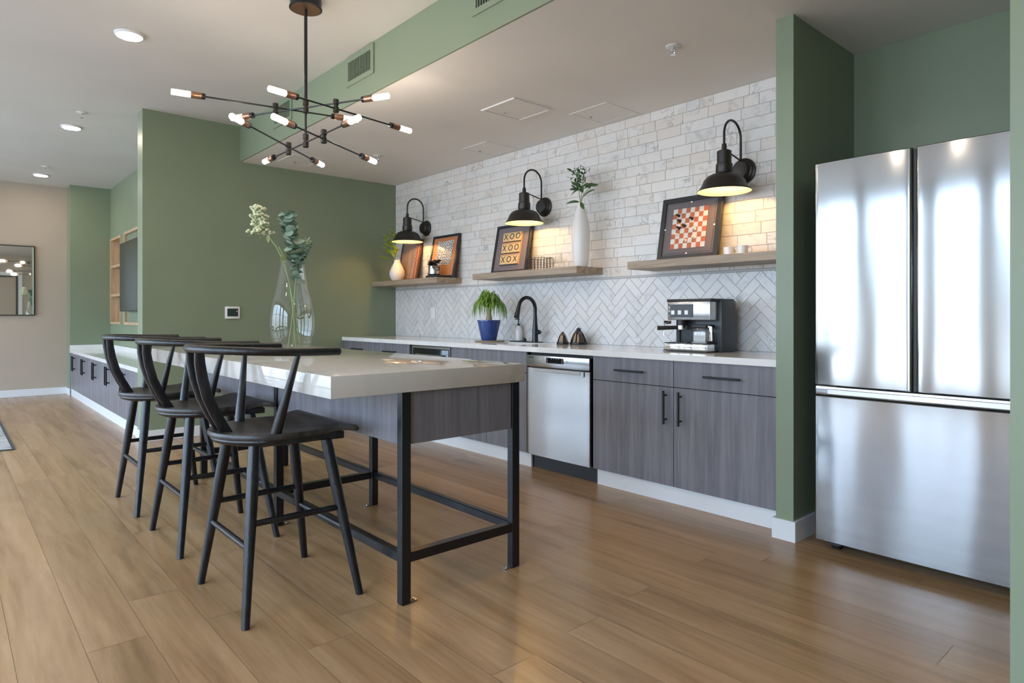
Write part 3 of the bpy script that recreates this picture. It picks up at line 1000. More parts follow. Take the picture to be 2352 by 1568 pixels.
# metal pot ornament
t = thing('pot_ornament', 'small metal pot with black foliage on a black oval base', 'ornament', (-5.365, 3.69, ZS))
MB().lathe([(0.105, 0), (0.11, 0.008), (0.106, 0.022), (0.075, 0.028), (0.07, 0.034)], 32, sx=1.0, sy=0.7).build('base', M['black'], t)
MB().lathe([(0.056, 0.035), (0.060, 0.04), (0.060, 0.115), (0.063, 0.120), (0.056, 0.120), (0.054, 0.06)], 32).build('pot', M['chrome'], t)
for s in (-1, 1):
    MB().tube([(s * 0.058, 0, 0.105), (s * 0.083, 0, 0.103), (s * 0.085, 0, 0.08), (s * 0.060, 0, 0.075)], 0.006, 8).build('handle', M['black'], t)
mb = MB()
for k in range(34):
    a = r2.uniform(0, 2 * PI)
    rr = r2.uniform(0.01, 0.085)
    mb.sphere((rr * math.cos(a), rr * 0.6 * math.sin(a), r2.uniform(0.125, 0.175)), r2.uniform(0.012, 0.020), 8, 6, (1.3, 1, 0.6))
mb.build('foliage', M['black'], t)

# wire basket
bx0, bx1, by0, by1, bh = -3.985, -3.795, 3.665, 3.80, 0.105
t = thing('wire_basket', 'small black wire basket right of the X and O picture', 'basket', ((bx0 + bx1) / 2, (by0 + by1) / 2, ZS))
hx, hy = (bx1 - bx0) / 2, (by1 - by0) / 2
mb = MB()
for k in range(8):
    z_ = 0.003 + k * (bh - 0.006) / 7
    r_ = 0.0026 if k in (0, 7) else 0.0014
    mb.tube([(-hx, -hy, z_), (hx, -hy, z_)], r_, 6).tube([(-hx, hy, z_), (hx, hy, z_)], r_, 6).tube([(-hx, -hy, z_), (-hx, hy, z_)], r_, 6).tube([(hx, -hy, z_), (hx, hy, z_)], r_, 6)
for k in range(6):
    x_ = -hx + k * hx / 2.5
    for y_ in (-hy, hy):
        mb.tube([(x_, y_, 0), (x_ + 0.002, y_, bh)], 0.0024, 6)
for k in range(1, 4):
    y_ = -hy + k * hy / 2
    for x_ in (-hx, hx):
        mb.tube([(x_, y_, 0), (x_, y_, bh)], 0.0024, 6)
mb.build('wire_frame', M['black'], t)
mb = MB()
for k in range(9):
    x_ = -hx + k * hx / 4
    mb.tube([(x_, -hy, 0.003), (x_, hy, 0.003)], 0.0014, 6)
mb.build('wire_bottom', M['black'], t)

# glass bud vase
o = MB().lathe([(0.026, 0.0), (0.040, 0.006), (0.047, 0.024), (0.044, 0.045), (0.030, 0.085), (0.022, 0.110), (0.021, 0.128)], 32, cap1=False).build('bud_vase', M['glass'], None)
o.location = (-3.625, 3.70, ZS + 0.0005)
tag(o, 'tiny clear teardrop glass vase between wire basket and tall white vase', 'vase')

# tall white vase and branch
vx, vy = -3.415, 3.725
o = MB().lathe([(0.050, 0), (0.058, 0.02), (0.068, 0.12), (0.073, 0.22), (0.070, 0.30), (0.055, 0.38), (0.038, 0.44), (0.029, 0.48), (0.028, 0.492), (0.024, 0.492), (0.023, 0.47), (0.03, 0.44), (0.02, 0.35)], 40).build('vase', M['ceramic'], None)
o.location = (vx, vy, ZS)
tag(o, 'tall slender matt white vase on the middle shelf', 'vase')
t = thing('leafy_branch', 'dark green leafy branch standing in the tall slender white vase', 'plant', (vx, vy, ZS))
ml, ms = MB(), MB()
Rv = Vector((0.661, 0.750, 0))
r2 = random.Random(5)
def P2(u, z, dpt=0.0):     # u: sideways, z: height
    return Vector((u, dpt, z))
br = [((0, 0.0), (0.01, 0.47), (-0.005, 0.62), (-0.02, 0.74)), ((0, 0.0), (0.005, 0.47), (0.03, 0.60), (0.06, 0.72)), ((0, 0.0), (0.0, 0.47), (0.05, 0.56), (0.12, 0.60))]
for b in br:
    ms.tube([P2(u, z, -0.01 * i) for i, (u, z) in enumerate(b)], 0.003, 6)
def cl_leaf(u, z, du, dz, ln, wd, dp=-0.02):
    leaf(ml, P2(u, z, dp), (du, r2.uniform(-0.7, -0.1), dz), (0, -0.6, 0.7), ln, wd, 0.15, 0.2, 6)
for a in [(0.0, 0.505, -1, 0.15, 0.12, 0.040), (0.02, 0.50, 0.5, -0.6, 0.07, 0.03), (0.03, 0.53, 1, 0.5, 0.15, 0.045), (0.05, 0.60, 1, 0.2, 0.15, 0.05),
          (0.0, 0.60, -1, 0.3, 0.09, 0.045), (0.0, 0.60, -0.9, -0.2, 0.09, 0.045), (0.02, 0.61, 0.8, -0.5, 0.08, 0.035), (0.04, 0.66, 0.5, 1, 0.11, 0.04),
          (-0.01, 0.63, -1, 0.8, 0.08, 0.03), (0.03, 0.62, 0.9, 0.1, 0.10, 0.05), (0.06, 0.62, 1, 0.0, 0.12, 0.05), (0.0, 0.66, 0.6, 0.2, 0.07, 0.03)]:
    cl_leaf(*a)
for k in range(60):
    u, z = r2.gauss(0.0, 0.035), 0.60 + r2.random() * 0.16
    cl_leaf(u, z, r2.uniform(-1, 1), r2.uniform(-0.4, 1), r2.uniform(0.025, 0.05), r2.uniform(0.012, 0.022), r2.uniform(-0.06, 0.03))
for k in range(40):
    ml.sphere((r2.gauss(-0.02, 0.035), r2.uniform(-0.05, 0.02), 0.66 + r2.random() * 0.11), 0.005, 6, 4)
ms.build('stems', M['stem'], t)
ml.build('leaves', M['leaf_dark'], t)

# mugs
def mug(x, y, label, first=None, rz=0.0):
    if first is None:
        t = thing('mug', label, 'mug', (x, y, ZS), rz, group='small white cups under the right sconce')
        MB().lathe([(0.028, 0), (0.031, 0.003), (0.034, 0.055), (0.0315, 0.055), (0.029, 0.006), (0.001, 0.005)], 28, cap1=False).build('cup_body', M['cup'], t)
        MB().tube([(0.031, 0, 0.047), (0.050, 0, 0.045), (0.055, 0, 0.030), (0.048, 0, 0.014), (0.030, 0, 0.012)], 0.004, 8).build('handle', M['cup'], t)
        return t
    return copy_tree(first, (x, y, ZS), label, rz)
mg = mug(-2.150, 3.72, 'small white cup closer to the checkerboard picture', None, R(75))
mug(-2.045, 3.70, 'small white cup with its handle showing, farther right on the shelf', mg, R(25))

# ------------------------------------------------------------------ COUNTER OBJECTS
ZCT = ZC1 + 0.0004
# potted ponytail palm
px0, py0 = -4.390, 3.60
o = MB().lathe([(0.125, 0), (0.135, 0.004), (0.135, 0.008), (0.12, 0.010)], 36).build('saucer', M['trayw'], None)
o.location = (px0, py0 + 0.01, ZCT)
tag(o, 'thin round tan saucer under the blue plant pot', 'saucer')
t = thing('potted_palm', 'ponytail palm with drooping strap leaves in a glossy blue pot', 'plant', (px0, py0, ZCT + 0.0105))
MB().lathe([(0.062, 0), (0.066, 0.004), (0.088, 0.10), (0.100, 0.165), (0.104, 0.168), (0.104, 0.178), (0.095, 0.178), (0.092, 0.160), (0.01, 0.158)], 40).build('pot', M['blue'], t)
MB().lathe([(0.093, 0.150), (0.09, 0.163), (0.001, 0.166)], 24).build('soil', M['soil'], t)
MB().tube([(0, 0, 0.15), (0.0, 0, 0.18), (0.003, 0, 0.22), (0.003, 0, 0.26), (0.0, 0, 0.29)], [0.033, 0.028, 0.022, 0.018, 0.016], 14).build('trunk', M['trunk'], t)
mb = MB()
r2 = random.Random(21)
for k in range(230):
    a = r2.uniform(0, 2 * PI)
    q_ = r2.random()
    reach = 0.05 + 0.115 * q_
    rise = 0.17 - 0.10 * q_ + r2.uniform(-0.02, 0.01)
    drop = r2.uniform(0.05, 0.13) + 0.07 * q_
    s = r2.uniform(0.8, 1.0)
    pts = []
    for q in range(8):
        u = q / 7
        rr = reach * (1 - (1 - u) ** 2.2)
        zz = 0.28 + rise * math.sin(PI * min(1, u * 1.15) * 0.62) * 1.15 - drop * u ** 2.4
        aa = a + 0.25 * u * (1 if k % 2 else -1)
        pts.append((rr * math.cos(aa), rr * math.sin(aa), max(zz, 0.185 if rr < .11 else 0.1)))
    mb.tube(pts, [1, 1, 0.95, 0.9, 0.8, 0.65, 0.5, 0.15], flat=(0.0050, 0.0006), ref=(0, 0, 1))
mb.build('leaves', M['leaf_strap'], t)

# soap dispenser
t = thing('soap_dispenser', 'white soap bottle with black pump beside the kitchen tap', 'soap dispenser', (-4.262, 3.835, ZCT + 0.0055))
MB().lathe([(0.032, 0), (0.035, 0.004), (0.035, 0.085), (0.028, 0.115), (0.014, 0.130), (0.012, 0.136), (0.002, 0.136)], 28).build('bottle', M['cup'], t)
MB().lathe([(0.013, 0.134), (0.013, 0.148), (0.005, 0.152), (0.005, 0.185), (0.009, 0.188), (0.009, 0.198), (0.002, 0.2)], 16).tube([(0, 0, 0.192), (0.0, -0.03, 0.192), (0.0, -0.04, 0.186)], 0.004, 8).build('pump', M['black'], t)

# faucet
fx, fy = -4.010, 3.80
t = thing('faucet', 'matt black pull-down gooseneck tap over the sink', 'faucet', (fx, fy, ZCT))
MB().box(-0.30, 0.045, -0.03, 0.055, 0, 0.005, 0.0015, 1).build('deck_plate', M['black_metal'], t)
MB().lathe([(0.027, 0.005), (0.026, 0.02), (0.024, 0.12), (0.019, 0.17), (0.0165, 0.23)], 24).build('body', M['black_metal'], t)
pts = [(0, 0, 0.22)]
rr = 0.095
for k in range(17):
    a = PI * k / 16 * 0.94
    pts.append((-0.0, -rr + rr * math.cos(a), 0.285 + rr * math.sin(a)))
MB().tube(pts, 0.0155, 14).build('spout', M['black_metal'], t)
e1 = Vector(pts[-1])
d1_ = (e1 - Vector(pts[-2])).normalized()
MB().tube([e1, e1 + d1_ * 0.012, e1 + d1_ * 0.03, e1 + d1_ * 0.095, e1 + d1_ * 0.10], [0.0165, 0.0175, 0.018, 0.024, 0.019], 18).build('spray_head', M['black_metal'], t)
MB().cyl((0, 0, 0.085), (0.042, 0, 0.085), 0.0145).tube([(0.040, 0, 0.085), (0.056, -0.003, 0.088), (0.062, -0.02, 0.096)], [0.017, 0.017, 0.014], 14).build('lever', M['black_metal'], t)
o = MB().lathe([(0.017, 0), (0.018, 0.004), (0.016, 0.012), (0.012, 0.022), (0.009, 0.026)], 20).build('disposal_button', M['bronze'], None)
o.location = (-4.16, 3.815, ZCT + 0.0053)
tag(o, 'small round black button between the soap bottle and tap', 'button')

# cone ornaments
def cone_orn(x, y, r, h, label, name='cone_ornament', loop=False):
    t = thing(name, label, 'ornament', (x, y, ZCT))
    MB().lathe([(r, 0), (r * 1.02, 0.004), (r * 1.0, 0.016), (r * 0.94, 0.018)], 8).build('base', M['black'], t, False)
    prof = [(r * 0.93, 0.018), (r * 0.82, h * 0.35), (r * 0.55, h * 0.7), (r * 0.22, h * 0.93), (r * 0.10, h)]
    MB().lathe(prof, 8).build('shell', steel('dark_bronze_metal', (0.20, 0.17, 0.15, 1), 0.25), t, False)
    if loop:
        MB().tube([(r * 0.25, 0, h * 0.93), (r * 0.3, 0, h * 1.03), (0, 0, h * 1.09), (-r * 0.25, 0, h * 1.0)], 0.005, 8).build('loop', M['black'], t)
        ms_ = MB()
        for k in range(4):
            a = PI / 2 * k + PI / 8
            ms_.tube([(math.cos(a) * q[0] * 1.0, math.sin(a) * q[0] * 1.0, q[1]) for q in prof], 0.0045, 6)
        ms_.build('ribs', M['black'], t)
    return t
cone_orn(-3.600, 3.715, 0.048, 0.100, 'smaller dark metal cone ornament closer to the tap')
cone_orn(-3.490, 3.780, 0.070, 0.120, 'larger dark ribbed cone ornament with a loop on top', loop=True)

# coffee machine
t = thing('coffee_machine', 'steel and black espresso coffee machine on the white counter', 'coffee machine', (-2.49, 3.53, ZCT))
K = M['dark_grey']
wm = 0.345
MB().box(0.02, wm, 0.10, 0.27, 0.0, 0.325, 0.008, 2).build('body', K, t)
MB().box(0.0, wm - 0.025, -0.03, 0.12, 0.002, 0.008).box(0.006, wm - 0.03, -0.022, 0.11, 0.05, 0.056).build('base', M['black'], t, False)
MB().box(0.004, wm - 0.025, -0.026, 0.11, 0.008, 0.050, 0.003, 2).build('drip_tray', M['chrome'], t)
mb = MB()
for k in range(9):
    mb.box(0.03 + k * 0.016, 0.036 + k * 0.016, -0.012, 0.08, 0.056, 0.059)
mb.build('drip_grate', M['chrome'], t, False)
MB().box(0.014, wm - 0.02, 0.0, 0.102, 0.200, 0.318, 0.006, 2).build('head', M['steel_flat'], t)
hp = MB().box(0.008, wm - 0.012, -0.002, 0.272, 0.316, 0.334, 0.006, 2).build('lid', M['black'], t)
cpn = MB().box(0.036, 0.205, -0.004, 0.0, 0.218, 0.300, 0.0015, 1).build('control_panel', M['dark_grey'], t)
mb = MB()
for k in range(3):
    mb.box(0.046 + k * 0.05, 0.072 + k * 0.05, -0.0065, -0.004, 0.235, 0.262, 0.002, 1)
mb.build('buttons', M['cup'], cpn)
mb = MB()
for k in range(3):
    z_ = 0.235 + k * 0.026
    mb.tube([(0.022, -0.003, z_), (0.029, -0.003, z_ + 0.008), (0.022, -0.003, z_ + 0.016)], 0.0014, 6)
mb.build('logo_marks', M['black'], t)
MB().cyl((0.088, 0.05, 0.205), (0.088, 0.05, 0.165), 0.034).build('brew_head', M['black'], t)
pf = MB().cyl((0.088, 0.05, 0.166), (0.088, 0.05, 0.140), 0.030).build('portafilter', M['chrome'], t)
MB().cyl((0.070, 0.03, 0.152), (-0.025, -0.055, 0.148), 0.012, 0.014).build('grip', M['black'], pf)
MB().tube([(0.03, 0.02, 0.19), (0.0, -0.01, 0.18), (-0.004, -0.015, 0.10)], 0.004, 8).build('steam_wand', M['chrome'], t)
MB().cyl((0.02, 0.03, 0.185), (-0.012, 0.0, 0.185), 0.010).build('steam_knob', M['black'], t)
MB().box(0.02, 0.045, 0.09, 0.105, 0.055, 0.2).build('side_panel', M['black'], t, False)
jg = MB().box(0.196, 0.290, 0.005, 0.098, 0.062, 0.150, 0.008, 2).build('milk_jug', M['glass'], t)
MB().box(0.190, 0.296, 0.0, 0.10, 0.150, 0.172, 0.006, 2).build('jug_lid', M['black'], jg)
MB().box(0.194, 0.292, 0.003, 0.10, 0.057, 0.063).build('jug_base', M['chrome'], jg, False)
MB().tube([(0.292, 0.02, 0.16), (0.322, 0.01, 0.158), (0.324, 0.01, 0.075), (0.292, 0.02, 0.070)], 1.0, flat=(0.010, 0.006), ref=(0, 1, 0)).build('jug_handle', M['chrome'], jg)
MB().box(0.20, 0.285, 0.012, 0.09, 0.064, 0.125).build('jug_content', mat('frosted_white', (0.62, 0.64, 0.66, 1), 0.4), jg, False)

# outlet plates on the backsplash
t = thing('wall_outlet', 'white outlet plate on the herringbone backsplash near the green wall', 'outlet', (-5.68, YW - 0.0135, 1.145))
MB().box(-0.037, 0.037, -0.006, 0.0, -0.060, 0.060, 0.002, 1).build('plate', M['cup'], t)
for s in (-1, 1):
    MB().box(-0.017, 0.017, -0.008, -0.005, s * 0.026 - 0.016, s * 0.026 + 0.016, 0.002, 1).build('socket', M['ceramic'], t)
t = thing('wall_outlet', 'white outlet plate on the backsplash right behind the potted palm', 'outlet', (-4.62, YW - 0.0135, 1.085))
MB().box(-0.037, 0.037, -0.006, 0.0, -0.060, 0.060, 0.002, 1).build('plate', M['cup'], t)

# thermostat
t = thing('thermostat', 'white square thermostat with dark screen on the green wall', 'thermostat', (XG, 2.085, 1.148))
MB().box(0.0, 0.016, -0.068, 0.068, -0.058, 0.058, 0.003, 2).build('housing', M['cup'], t)
MB().box(0.0155, 0.0185, -0.050, 0.050, -0.036, 0.040, 0.001, 1).build('screen', mat('thermostat_display', (0.03, 0.05, 0.045, 1), 0.15), t)
MB().box(0.0182, 0.0195, 0.034, 0.042, 0.008, 0.018).build('indicator', M['cup'], t, False)

# ------------------------------------------------------------------ BAR TABLE
TX = -2.13
TXL = -4.80
TY0, TY1 = 1.025, 1.955
ZTT, ZTB = 0.905, 0.824
t = thing('bar_table', 'long bar-height table with white quartz slab and black steel frame', 'table', ((TX + TXL) / 2, 1.49, 0))
ox, oy = (TX + TXL) / 2, 1.49
def TB(x0, x1, y0, y1, z0, z1, bev=0.0, seg=2):
    return MB().box(x0 - ox, x1 - ox, y0 - oy, y1 - oy, z0, z1, bev, seg)
TB(TXL, TX, TY0, TY1, ZTB, ZTT, 0.0025, 2).build('tabletop', M['slab'], t)
LW = 0.042
legx = [-2.140, -3.390, -4.715]
YL0, YL1 = 1.322, 1.932          # outer faces of the two leg rows
for lx in legx:
    for (ya, yb) in ((YL0, YL0 + LW), (YL1 - LW, YL1)):
        lg = TB(lx - LW * 0.85, lx, ya, yb, 0.002, ZTB - 0.0005, 0.002, 1).build('leg', M['black_metal'], t)
        inner = 1 if ya < 1.5 else -1
        y_ = yb if inner > 0 else ya
        tb_ = TB(lx - LW * 0.7, lx - 0.008, min(y_, y_ + inner * 0.034), max(y_, y_ + inner * 0.034), 0.001, 0.006)
        tb_.cyl((lx - 0.018 - ox, y_ + inner * 0.020 - oy, 0.006), (lx - 0.018 - ox, y_ + inner * 0.020 - oy, 0.012), 0.006, None, 10)
        tb_.build('floor_bracket', M['steel_flat'], lg)
zr0, zr1 = 0.162, 0.200
TB(legx[0] - 0.036, legx[0] - 0.001, YL0 + LW, YL1 - LW, zr0, zr1).build('end_rail', M['black_metal'], t, False)
TB(legx[1] - 0.036, legx[1] - 0.001, YL0 + LW, YL1 - LW, zr0, zr1).build('cross_rail', M['black_metal'], t, False)
TB(legx[2] - 0.036, legx[2] - 0.001, YL0 + LW, YL1 - LW, zr0, zr1).build('end_rail', M['black_metal'], t, False)
for (xa, xb) in ((legx[1], legx[0] - LW * 0.85), (legx[2], legx[1] - LW * 0.85)):
    for (ya, yb) in ((YL0 + 0.001, YL0 + LW * 0.8), (YL1 - LW * 0.8, YL1 - 0.001)):
        rl = TB(xa, xb, ya, yb, zr0, zr1, 0.003, 1).build('side_rail', M['black_metal'], t)
# grey wood apron panels between the legs
za = 0.618
TB(legx[0] - 0.030, legx[0] - 0.012, YL0 + LW, YL1 - LW, za, ZTB - 0.001).build('end_apron', M['cab'], t, False)
TB(legx[2] - 0.030, legx[2] - 0.012, YL0 + LW, YL1 - LW, za, ZTB - 0.001).build('end_apron', M['cab'], t, False)
for (xa, xb) in ((legx[1], legx[0] - LW * 0.85), (legx[2], legx[1] - LW * 0.85)):
    TB(xa, xb, YL0 + 0.010, YL0 + 0.028, za, ZTB - 0.001).build('side_apron', M['cab'], t, False)
    TB(xa, xb, YL1 - 0.028, YL1 - 0.010, za, ZTB - 0.001).build('side_apron', M['cab'], t, False)

# ------------------------------------------------------------------ STOOLS
def stool():
    t = thing('bar_stool', 'black bentwood bar stool nearest the camera', 'stool', (-2.620, 1.030, 0), group='black bentwood bar stools along the table')
    S = M['stool']
    # ---- seat outline (half, x>=0), from back centre to front centre
    half = []
    for k in range(0, 19):
        a = -PI / 2 + (PI / 2) * k / 18
        half.append((0.238 * math.cos(a), -0.020 + 0.245 * math.sin(a)))
    half += [(0.236, 0.03), (0.232, 0.07), (0.234, 0.11), (0.243, 0.145), (0.258, 0.175), (0.270, 0.195), (0.276, 0.210), (0.272, 0.220), (0.255, 0.224), (0.20, 0.226), (0.12, 0.227), (0.05, 0.227)]
    half[0] = (0.0, half[0][1])
    half.append((0.0, 0.227))
    full = half + [(-x, y) for x, y in reversed(half[1:-1])]
    ZT_ = 0.675
    def topz(x, y):
        z = ZT_
        rr = math.sqrt((x / 0.21) ** 2 + ((y + 0.02) / 0.20) ** 2)
        if rr < 1:
            z -= 0.013 * (1 - rr * rr) ** 1.0 * (1 if y > -0.1 else 1)
        if y > 0.10:
            z += 0.012 * math.sin(min(1, (y - 0.10) / 0.07) * PI / 2) - 0.9 * max(0, y - 0.185) ** 2 * 8
        return z
    def ring(s, dz=0, s2=None, const=None):
        out = []
        for x, y in full:
            X, Y = x * s, -0.0 + y * s
            z = topz(X, Y) + dz if const is None else const
            out.append((X, Y, z))
        return out
    rings = [ring(s) for s in (0.02, 0.2, 0.4, 0.6, 0.75, 0.87, 0.95, 0.985)]
    rings += [ring(1.0, -0.006), ring(1.0, -0.016), ring(0.985, -0.022), ring(0.962, -0.024)]
    mb = MB().ring_loft(rings, True, True)
    mb.build('seat', M['stool_seat'], t)
    # lower seat layer with a stepped edge, ends short of the flared front
    def low(s, z):
        out = []
        for x, y in full:
            X, Y = max(-0.215, min(0.215, x * s)), min(y * s, 0.185)
            out.append((X, Y, z))
        return out
    MB().ring_loft([low(0.96, 0.6535), low(0.965, 0.645), (low(0.94, 0.634)), low(0.86, 0.626)]).build('seat_base', S, t)
    # ---- legs
    def leg(tx, ty, fx_, fy_):
        a, b = Vector((tx, ty, 0.630)), Vector((fx_, fy_, 0.0))
        pts = [a.lerp(b, k) for k in (0, 0.15, 0.35, 0.55, 0.75, 1.0)]
        return MB().tube(pts, [0.021, 0.0225, 0.022, 0.0195, 0.017, 0.0145], 16).build('leg', S, t), a, b
    Ls = {}
    for nm, a in {'bl': (-0.150, -0.150, -0.265, -0.222), 'br': (0.150, -0.150, 0.265, -0.222), 'fl': (-0.165, 0.130, -0.265, 0.228), 'fr': (0.165, 0.130, 0.265, 0.228)}.items():
        Ls[nm] = leg(*a)[1:]
    def at(nm, z):
        a, b = Ls[nm]
        return a.lerp(b, (0.630 - z) / 0.630)
    def rung(n1, n2, z, name):
        a, b = at(n1, z), at(n2, z)
        MB().tube([a, a.lerp(b, 0.5), b], [0.0115, 0.0130, 0.0115], 12).build(name, S, t)
    rung('bl', 'br', 0.265, 'stretcher')
    rung('fl', 'fr', 0.265, 'stretcher')
    rung('bl', 'fl', 0.350, 'stretcher')
    rung('br', 'fr', 0.350, 'stretcher')
    # ---- bent top rail
    pts, rad = [(0.292, 0.125, 0.981), (0.292, 0.06, 0.982), (0.289, 0.0, 0.983)], [0.0155, 0.0155, 0.0155]
    for k in range(0, 25):
        a = -PI * k / 24
        x, y = 0.285 * math.cos(a), -0.045 + 0.290 * math.sin(a)
        pts.append((x, y, 0.984 + 0.012 * (-math.sin(a))))
        rad.append(0.0155)
    pts += [(-0.289, 0.0, 0.983), (-0.292, 0.06, 0.982), (-0.292, 0.125, 0.981)]
    rad += [0.0155] * 3
    pts = [(0.292, 0.131, 0.981)] + pts + [(-0.292, 0.131, 0.981)]
    rad = [0.010] + rad + [0.010]
    MB().tube(pts, rad, 14).build('top_rail', S, t)
    # ---- spindles
    for s in (-1, 1):
        a, b = Vector((s * 0.197, -0.088, 0.668)), Vector((s * 0.283, -0.035, 0.974))
        MB().tube([a, a.lerp(b, 0.2), a.lerp(b, 0.6), b], [0.0205, 0.0195, 0.014, 0.0095], 14).build('spindle', S, t)
    # ---- two bent back slats
    for s in (-1, 1):
        ctl = [(s * 0.036, -0.205, 0.655), (s * 0.036, -0.225, 0.690), (s * 0.038, -0.255, 0.745), (s * 0.042, -0.284, 0.81), (s * 0.048, -0.304, 0.88), (s * 0.053, -0.315, 0.94), (s * 0.056, -0.318, 0.985)]
        MB().tube(ctl, [1.0, 1.0, 1, 1, 1, 0.95, 0.85], flat=(0.0115, 0.019), ref=(0, -1, 0.01)).build('back_slat', S, t)
    return t
st = stool()
copy_tree(st, (-3.505, 1.040, 0), 'black bentwood bar stool in the middle of the row of three')
copy_tree(st, (-4.330, 1.028, 0), 'black bentwood bar stool farthest from the camera')

# ------------------------------------------------------------------ GLASS VASE AND FLOWERS ON TABLE
gx, gy = -3.69, 1.535
prof = [(0.055, 0.0), (0.085, 0.010), (0.103, 0.040), (0.119, 0.093), (0.1275, 0.150), (0.123, 0.224), (0.110, 0.300), (0.094, 0.360), (0.080, 0.430), (0.070, 0.490), (0.064, 0.530)]
o = MB().lathe(prof, 56, cap1=False)
o.lathe([(0.0635, 0.530), (0.0655, 0.533), (0.0665, 0.530), (0.0655, 0.527)], 56, cap0=False, cap1=False)
o.lathe([(0.054, 0.004), (0.050, 0.016), (0.02, 0.012), (0.002, 0.011)], 40, cap0=False)
o = o.build('glass_vase', M['glass'], None)
o.location = (gx, gy, ZTT + 0.0004)
tag(o, 'large clear teardrop glass vase standing on the bar table', 'vase')
Rv = Vector((0.661, 0.750, 0))
Fv = Vector((-0.750, 0.661, 0))
def VP(u, z, d=0.0):
    return Rv * u + Fv * d + Vector((0, 0, z))
# hydrangea-like stem
t = thing('white_blossom_stem', 'cream-green blossom cluster on a long stem in the glass vase', 'flower', (gx, gy, ZTT))
r2 = random.Random(2)
ms = MB().tube([VP(0.045, 0.015, 0.02), VP(0.02, 0.20, 0.01), VP(-0.02, 0.42, 0), VP(-0.052, 0.535, 0), VP(-0.095, 0.62, 0), VP(-0.155, 0.70, 0), VP(-0.19, 0.78, 0)], 0.0035, 8)
ms.tube([VP(0.02, 0.015, 0.0), VP(0.01, 0.2, 0.0), VP(-0.02, 0.40, 0.01), VP(-0.045, 0.55, 0), VP(-0.08, 0.62, 0)], 0.003, 8)
mp_ = MB()
for k in range(300):
    # panicle: wide cluster, u -0.26..-0.13, z 0.69..0.86
    zz = r2.uniform(0.0, 1.0)
    wd = 0.080 * (1 - 0.45 * zz) * (0.7 + 0.3 * math.sin(zz * 23)) 
    a = r2.uniform(0, 2 * PI)
    rr = wd * math.sqrt(r2.random())
    c = VP(-0.185 - 0.02 * zz + rr * math.cos(a), 0.695 + 0.165 * zz, rr * math.sin(a))
    s_ = r2.uniform(0.006, 0.0105)
    mp_.sphere(c, s_, 7, 5, (1, 1, 0.8))
    if k % 6 == 0:
        ms.tube([VP(-0.165, 0.73, 0), c], 0.0012, 5)
ms.build('stem', M['stem'], t)
mp_.build('blossom', M['petal'], t)
ml = MB()
for u, z, du, dz, ln in ((-0.165, 0.70, -1, -0.1, 0.09), (-0.15, 0.685, -0.7, -0.5, 0.07), (-0.14, 0.69, 0.1, -1, 0.05), (-0.05, 0.60, 0.9, -0.3, 0.08), (-0.06, 0.575, 0.3, -1, 0.07), (-0.055, 0.57, 0.5, -0.8, 0.05)):
    leaf(ml, VP(u, z, -0.005), Rv * du + Vector((0, 0, dz)) - Fv * 0.3, (0, 0, 1), ln, ln * 0.42, 0.15, 0.2, 6)
ml.build('leaves', mat('pale_green_leaf', (0.30, 0.38, 0.17, 1), 0.5), t)
# eucalyptus
t = thing('eucalyptus_stem', 'blue-green round-leaved eucalyptus stem standing in the glass vase', 'plant', (gx, gy, ZTT))
path = [VP(-0.02, 0.015, -0.02), VP(0.0, 0.2, 0), VP(0.015, 0.38, 0), VP(0.03, 0.50, 0), VP(0.025, 0.56, 0), VP(0.0, 0.66, 0), VP(-0.02, 0.75, 0), VP(-0.03, 0.82, 0)]
ms = MB().tube(path, 0.003, 8)
path2 = [VP(0.0, 0.015, 0.02), VP(0.01, 0.25, 0), VP(0.02, 0.42, 0.0), VP(0.04, 0.54, 0.01), VP(0.075, 0.60, 0.01), VP(0.095, 0.655, 0.01)]
ms.tube(path2, 0.0025, 8)
ml = MB()
def along(pth, u):
    s = u * (len(pth) - 1)
    i = min(int(s), len(pth) - 2)
    return pth[i].lerp(pth[i + 1], s - i)
for k in range(74):
    u = 0.34 + 0.66 * k / 73
    c = along(path, u)
    a = k * 1.3 + r2.uniform(-0.4, 0.4)
    d = Rv * math.cos(a) + Fv * math.sin(a)
    r_ = 0.028 * (1.0 if u < 0.9 else 0.85) * r2.uniform(0.8, 1.15)
    inner = c.z < 0.535
    off = min(r_ * 1.1, 0.022) if inner else r_ * 1.15
    if inner: r_ *= 0.75
    n = Vector((0, 0, 1)) + d * r2.uniform(-1.3, 0.6) + Fv * r2.uniform(-1.1, 0.2)
    round_leaf(ml, c + d * off + Vector((0, 0, r2.uniform(-0.008, 0.008))), n, r_)
for k in range(30):
    u = 0.60 + 0.36 * k / 29
    c = along(path2, u)
    a = k * 1.7
    d = Rv * math.cos(a) + Fv * math.sin(a)
    round_leaf(ml, c + d * 0.020, Vector((0, 0, 1)) + d * r2.uniform(-0.9, 0.3), 0.017 * r2.uniform(0.7, 1.1))
ms.build('stem', M['stem'], t)
ml.build('leaves', M['leaf_euc'], t)
mb = MB()
for k in range(16):
    mb.sphere(VP(0.085 + r2.uniform(-0.02, 0.02), 0.655 + r2.uniform(-0.02, 0.02), 0.01 + r2.uniform(-0.01, 0.01)), 0.003, 6, 4)
mb.build('seed_heads', M['petal'], t)

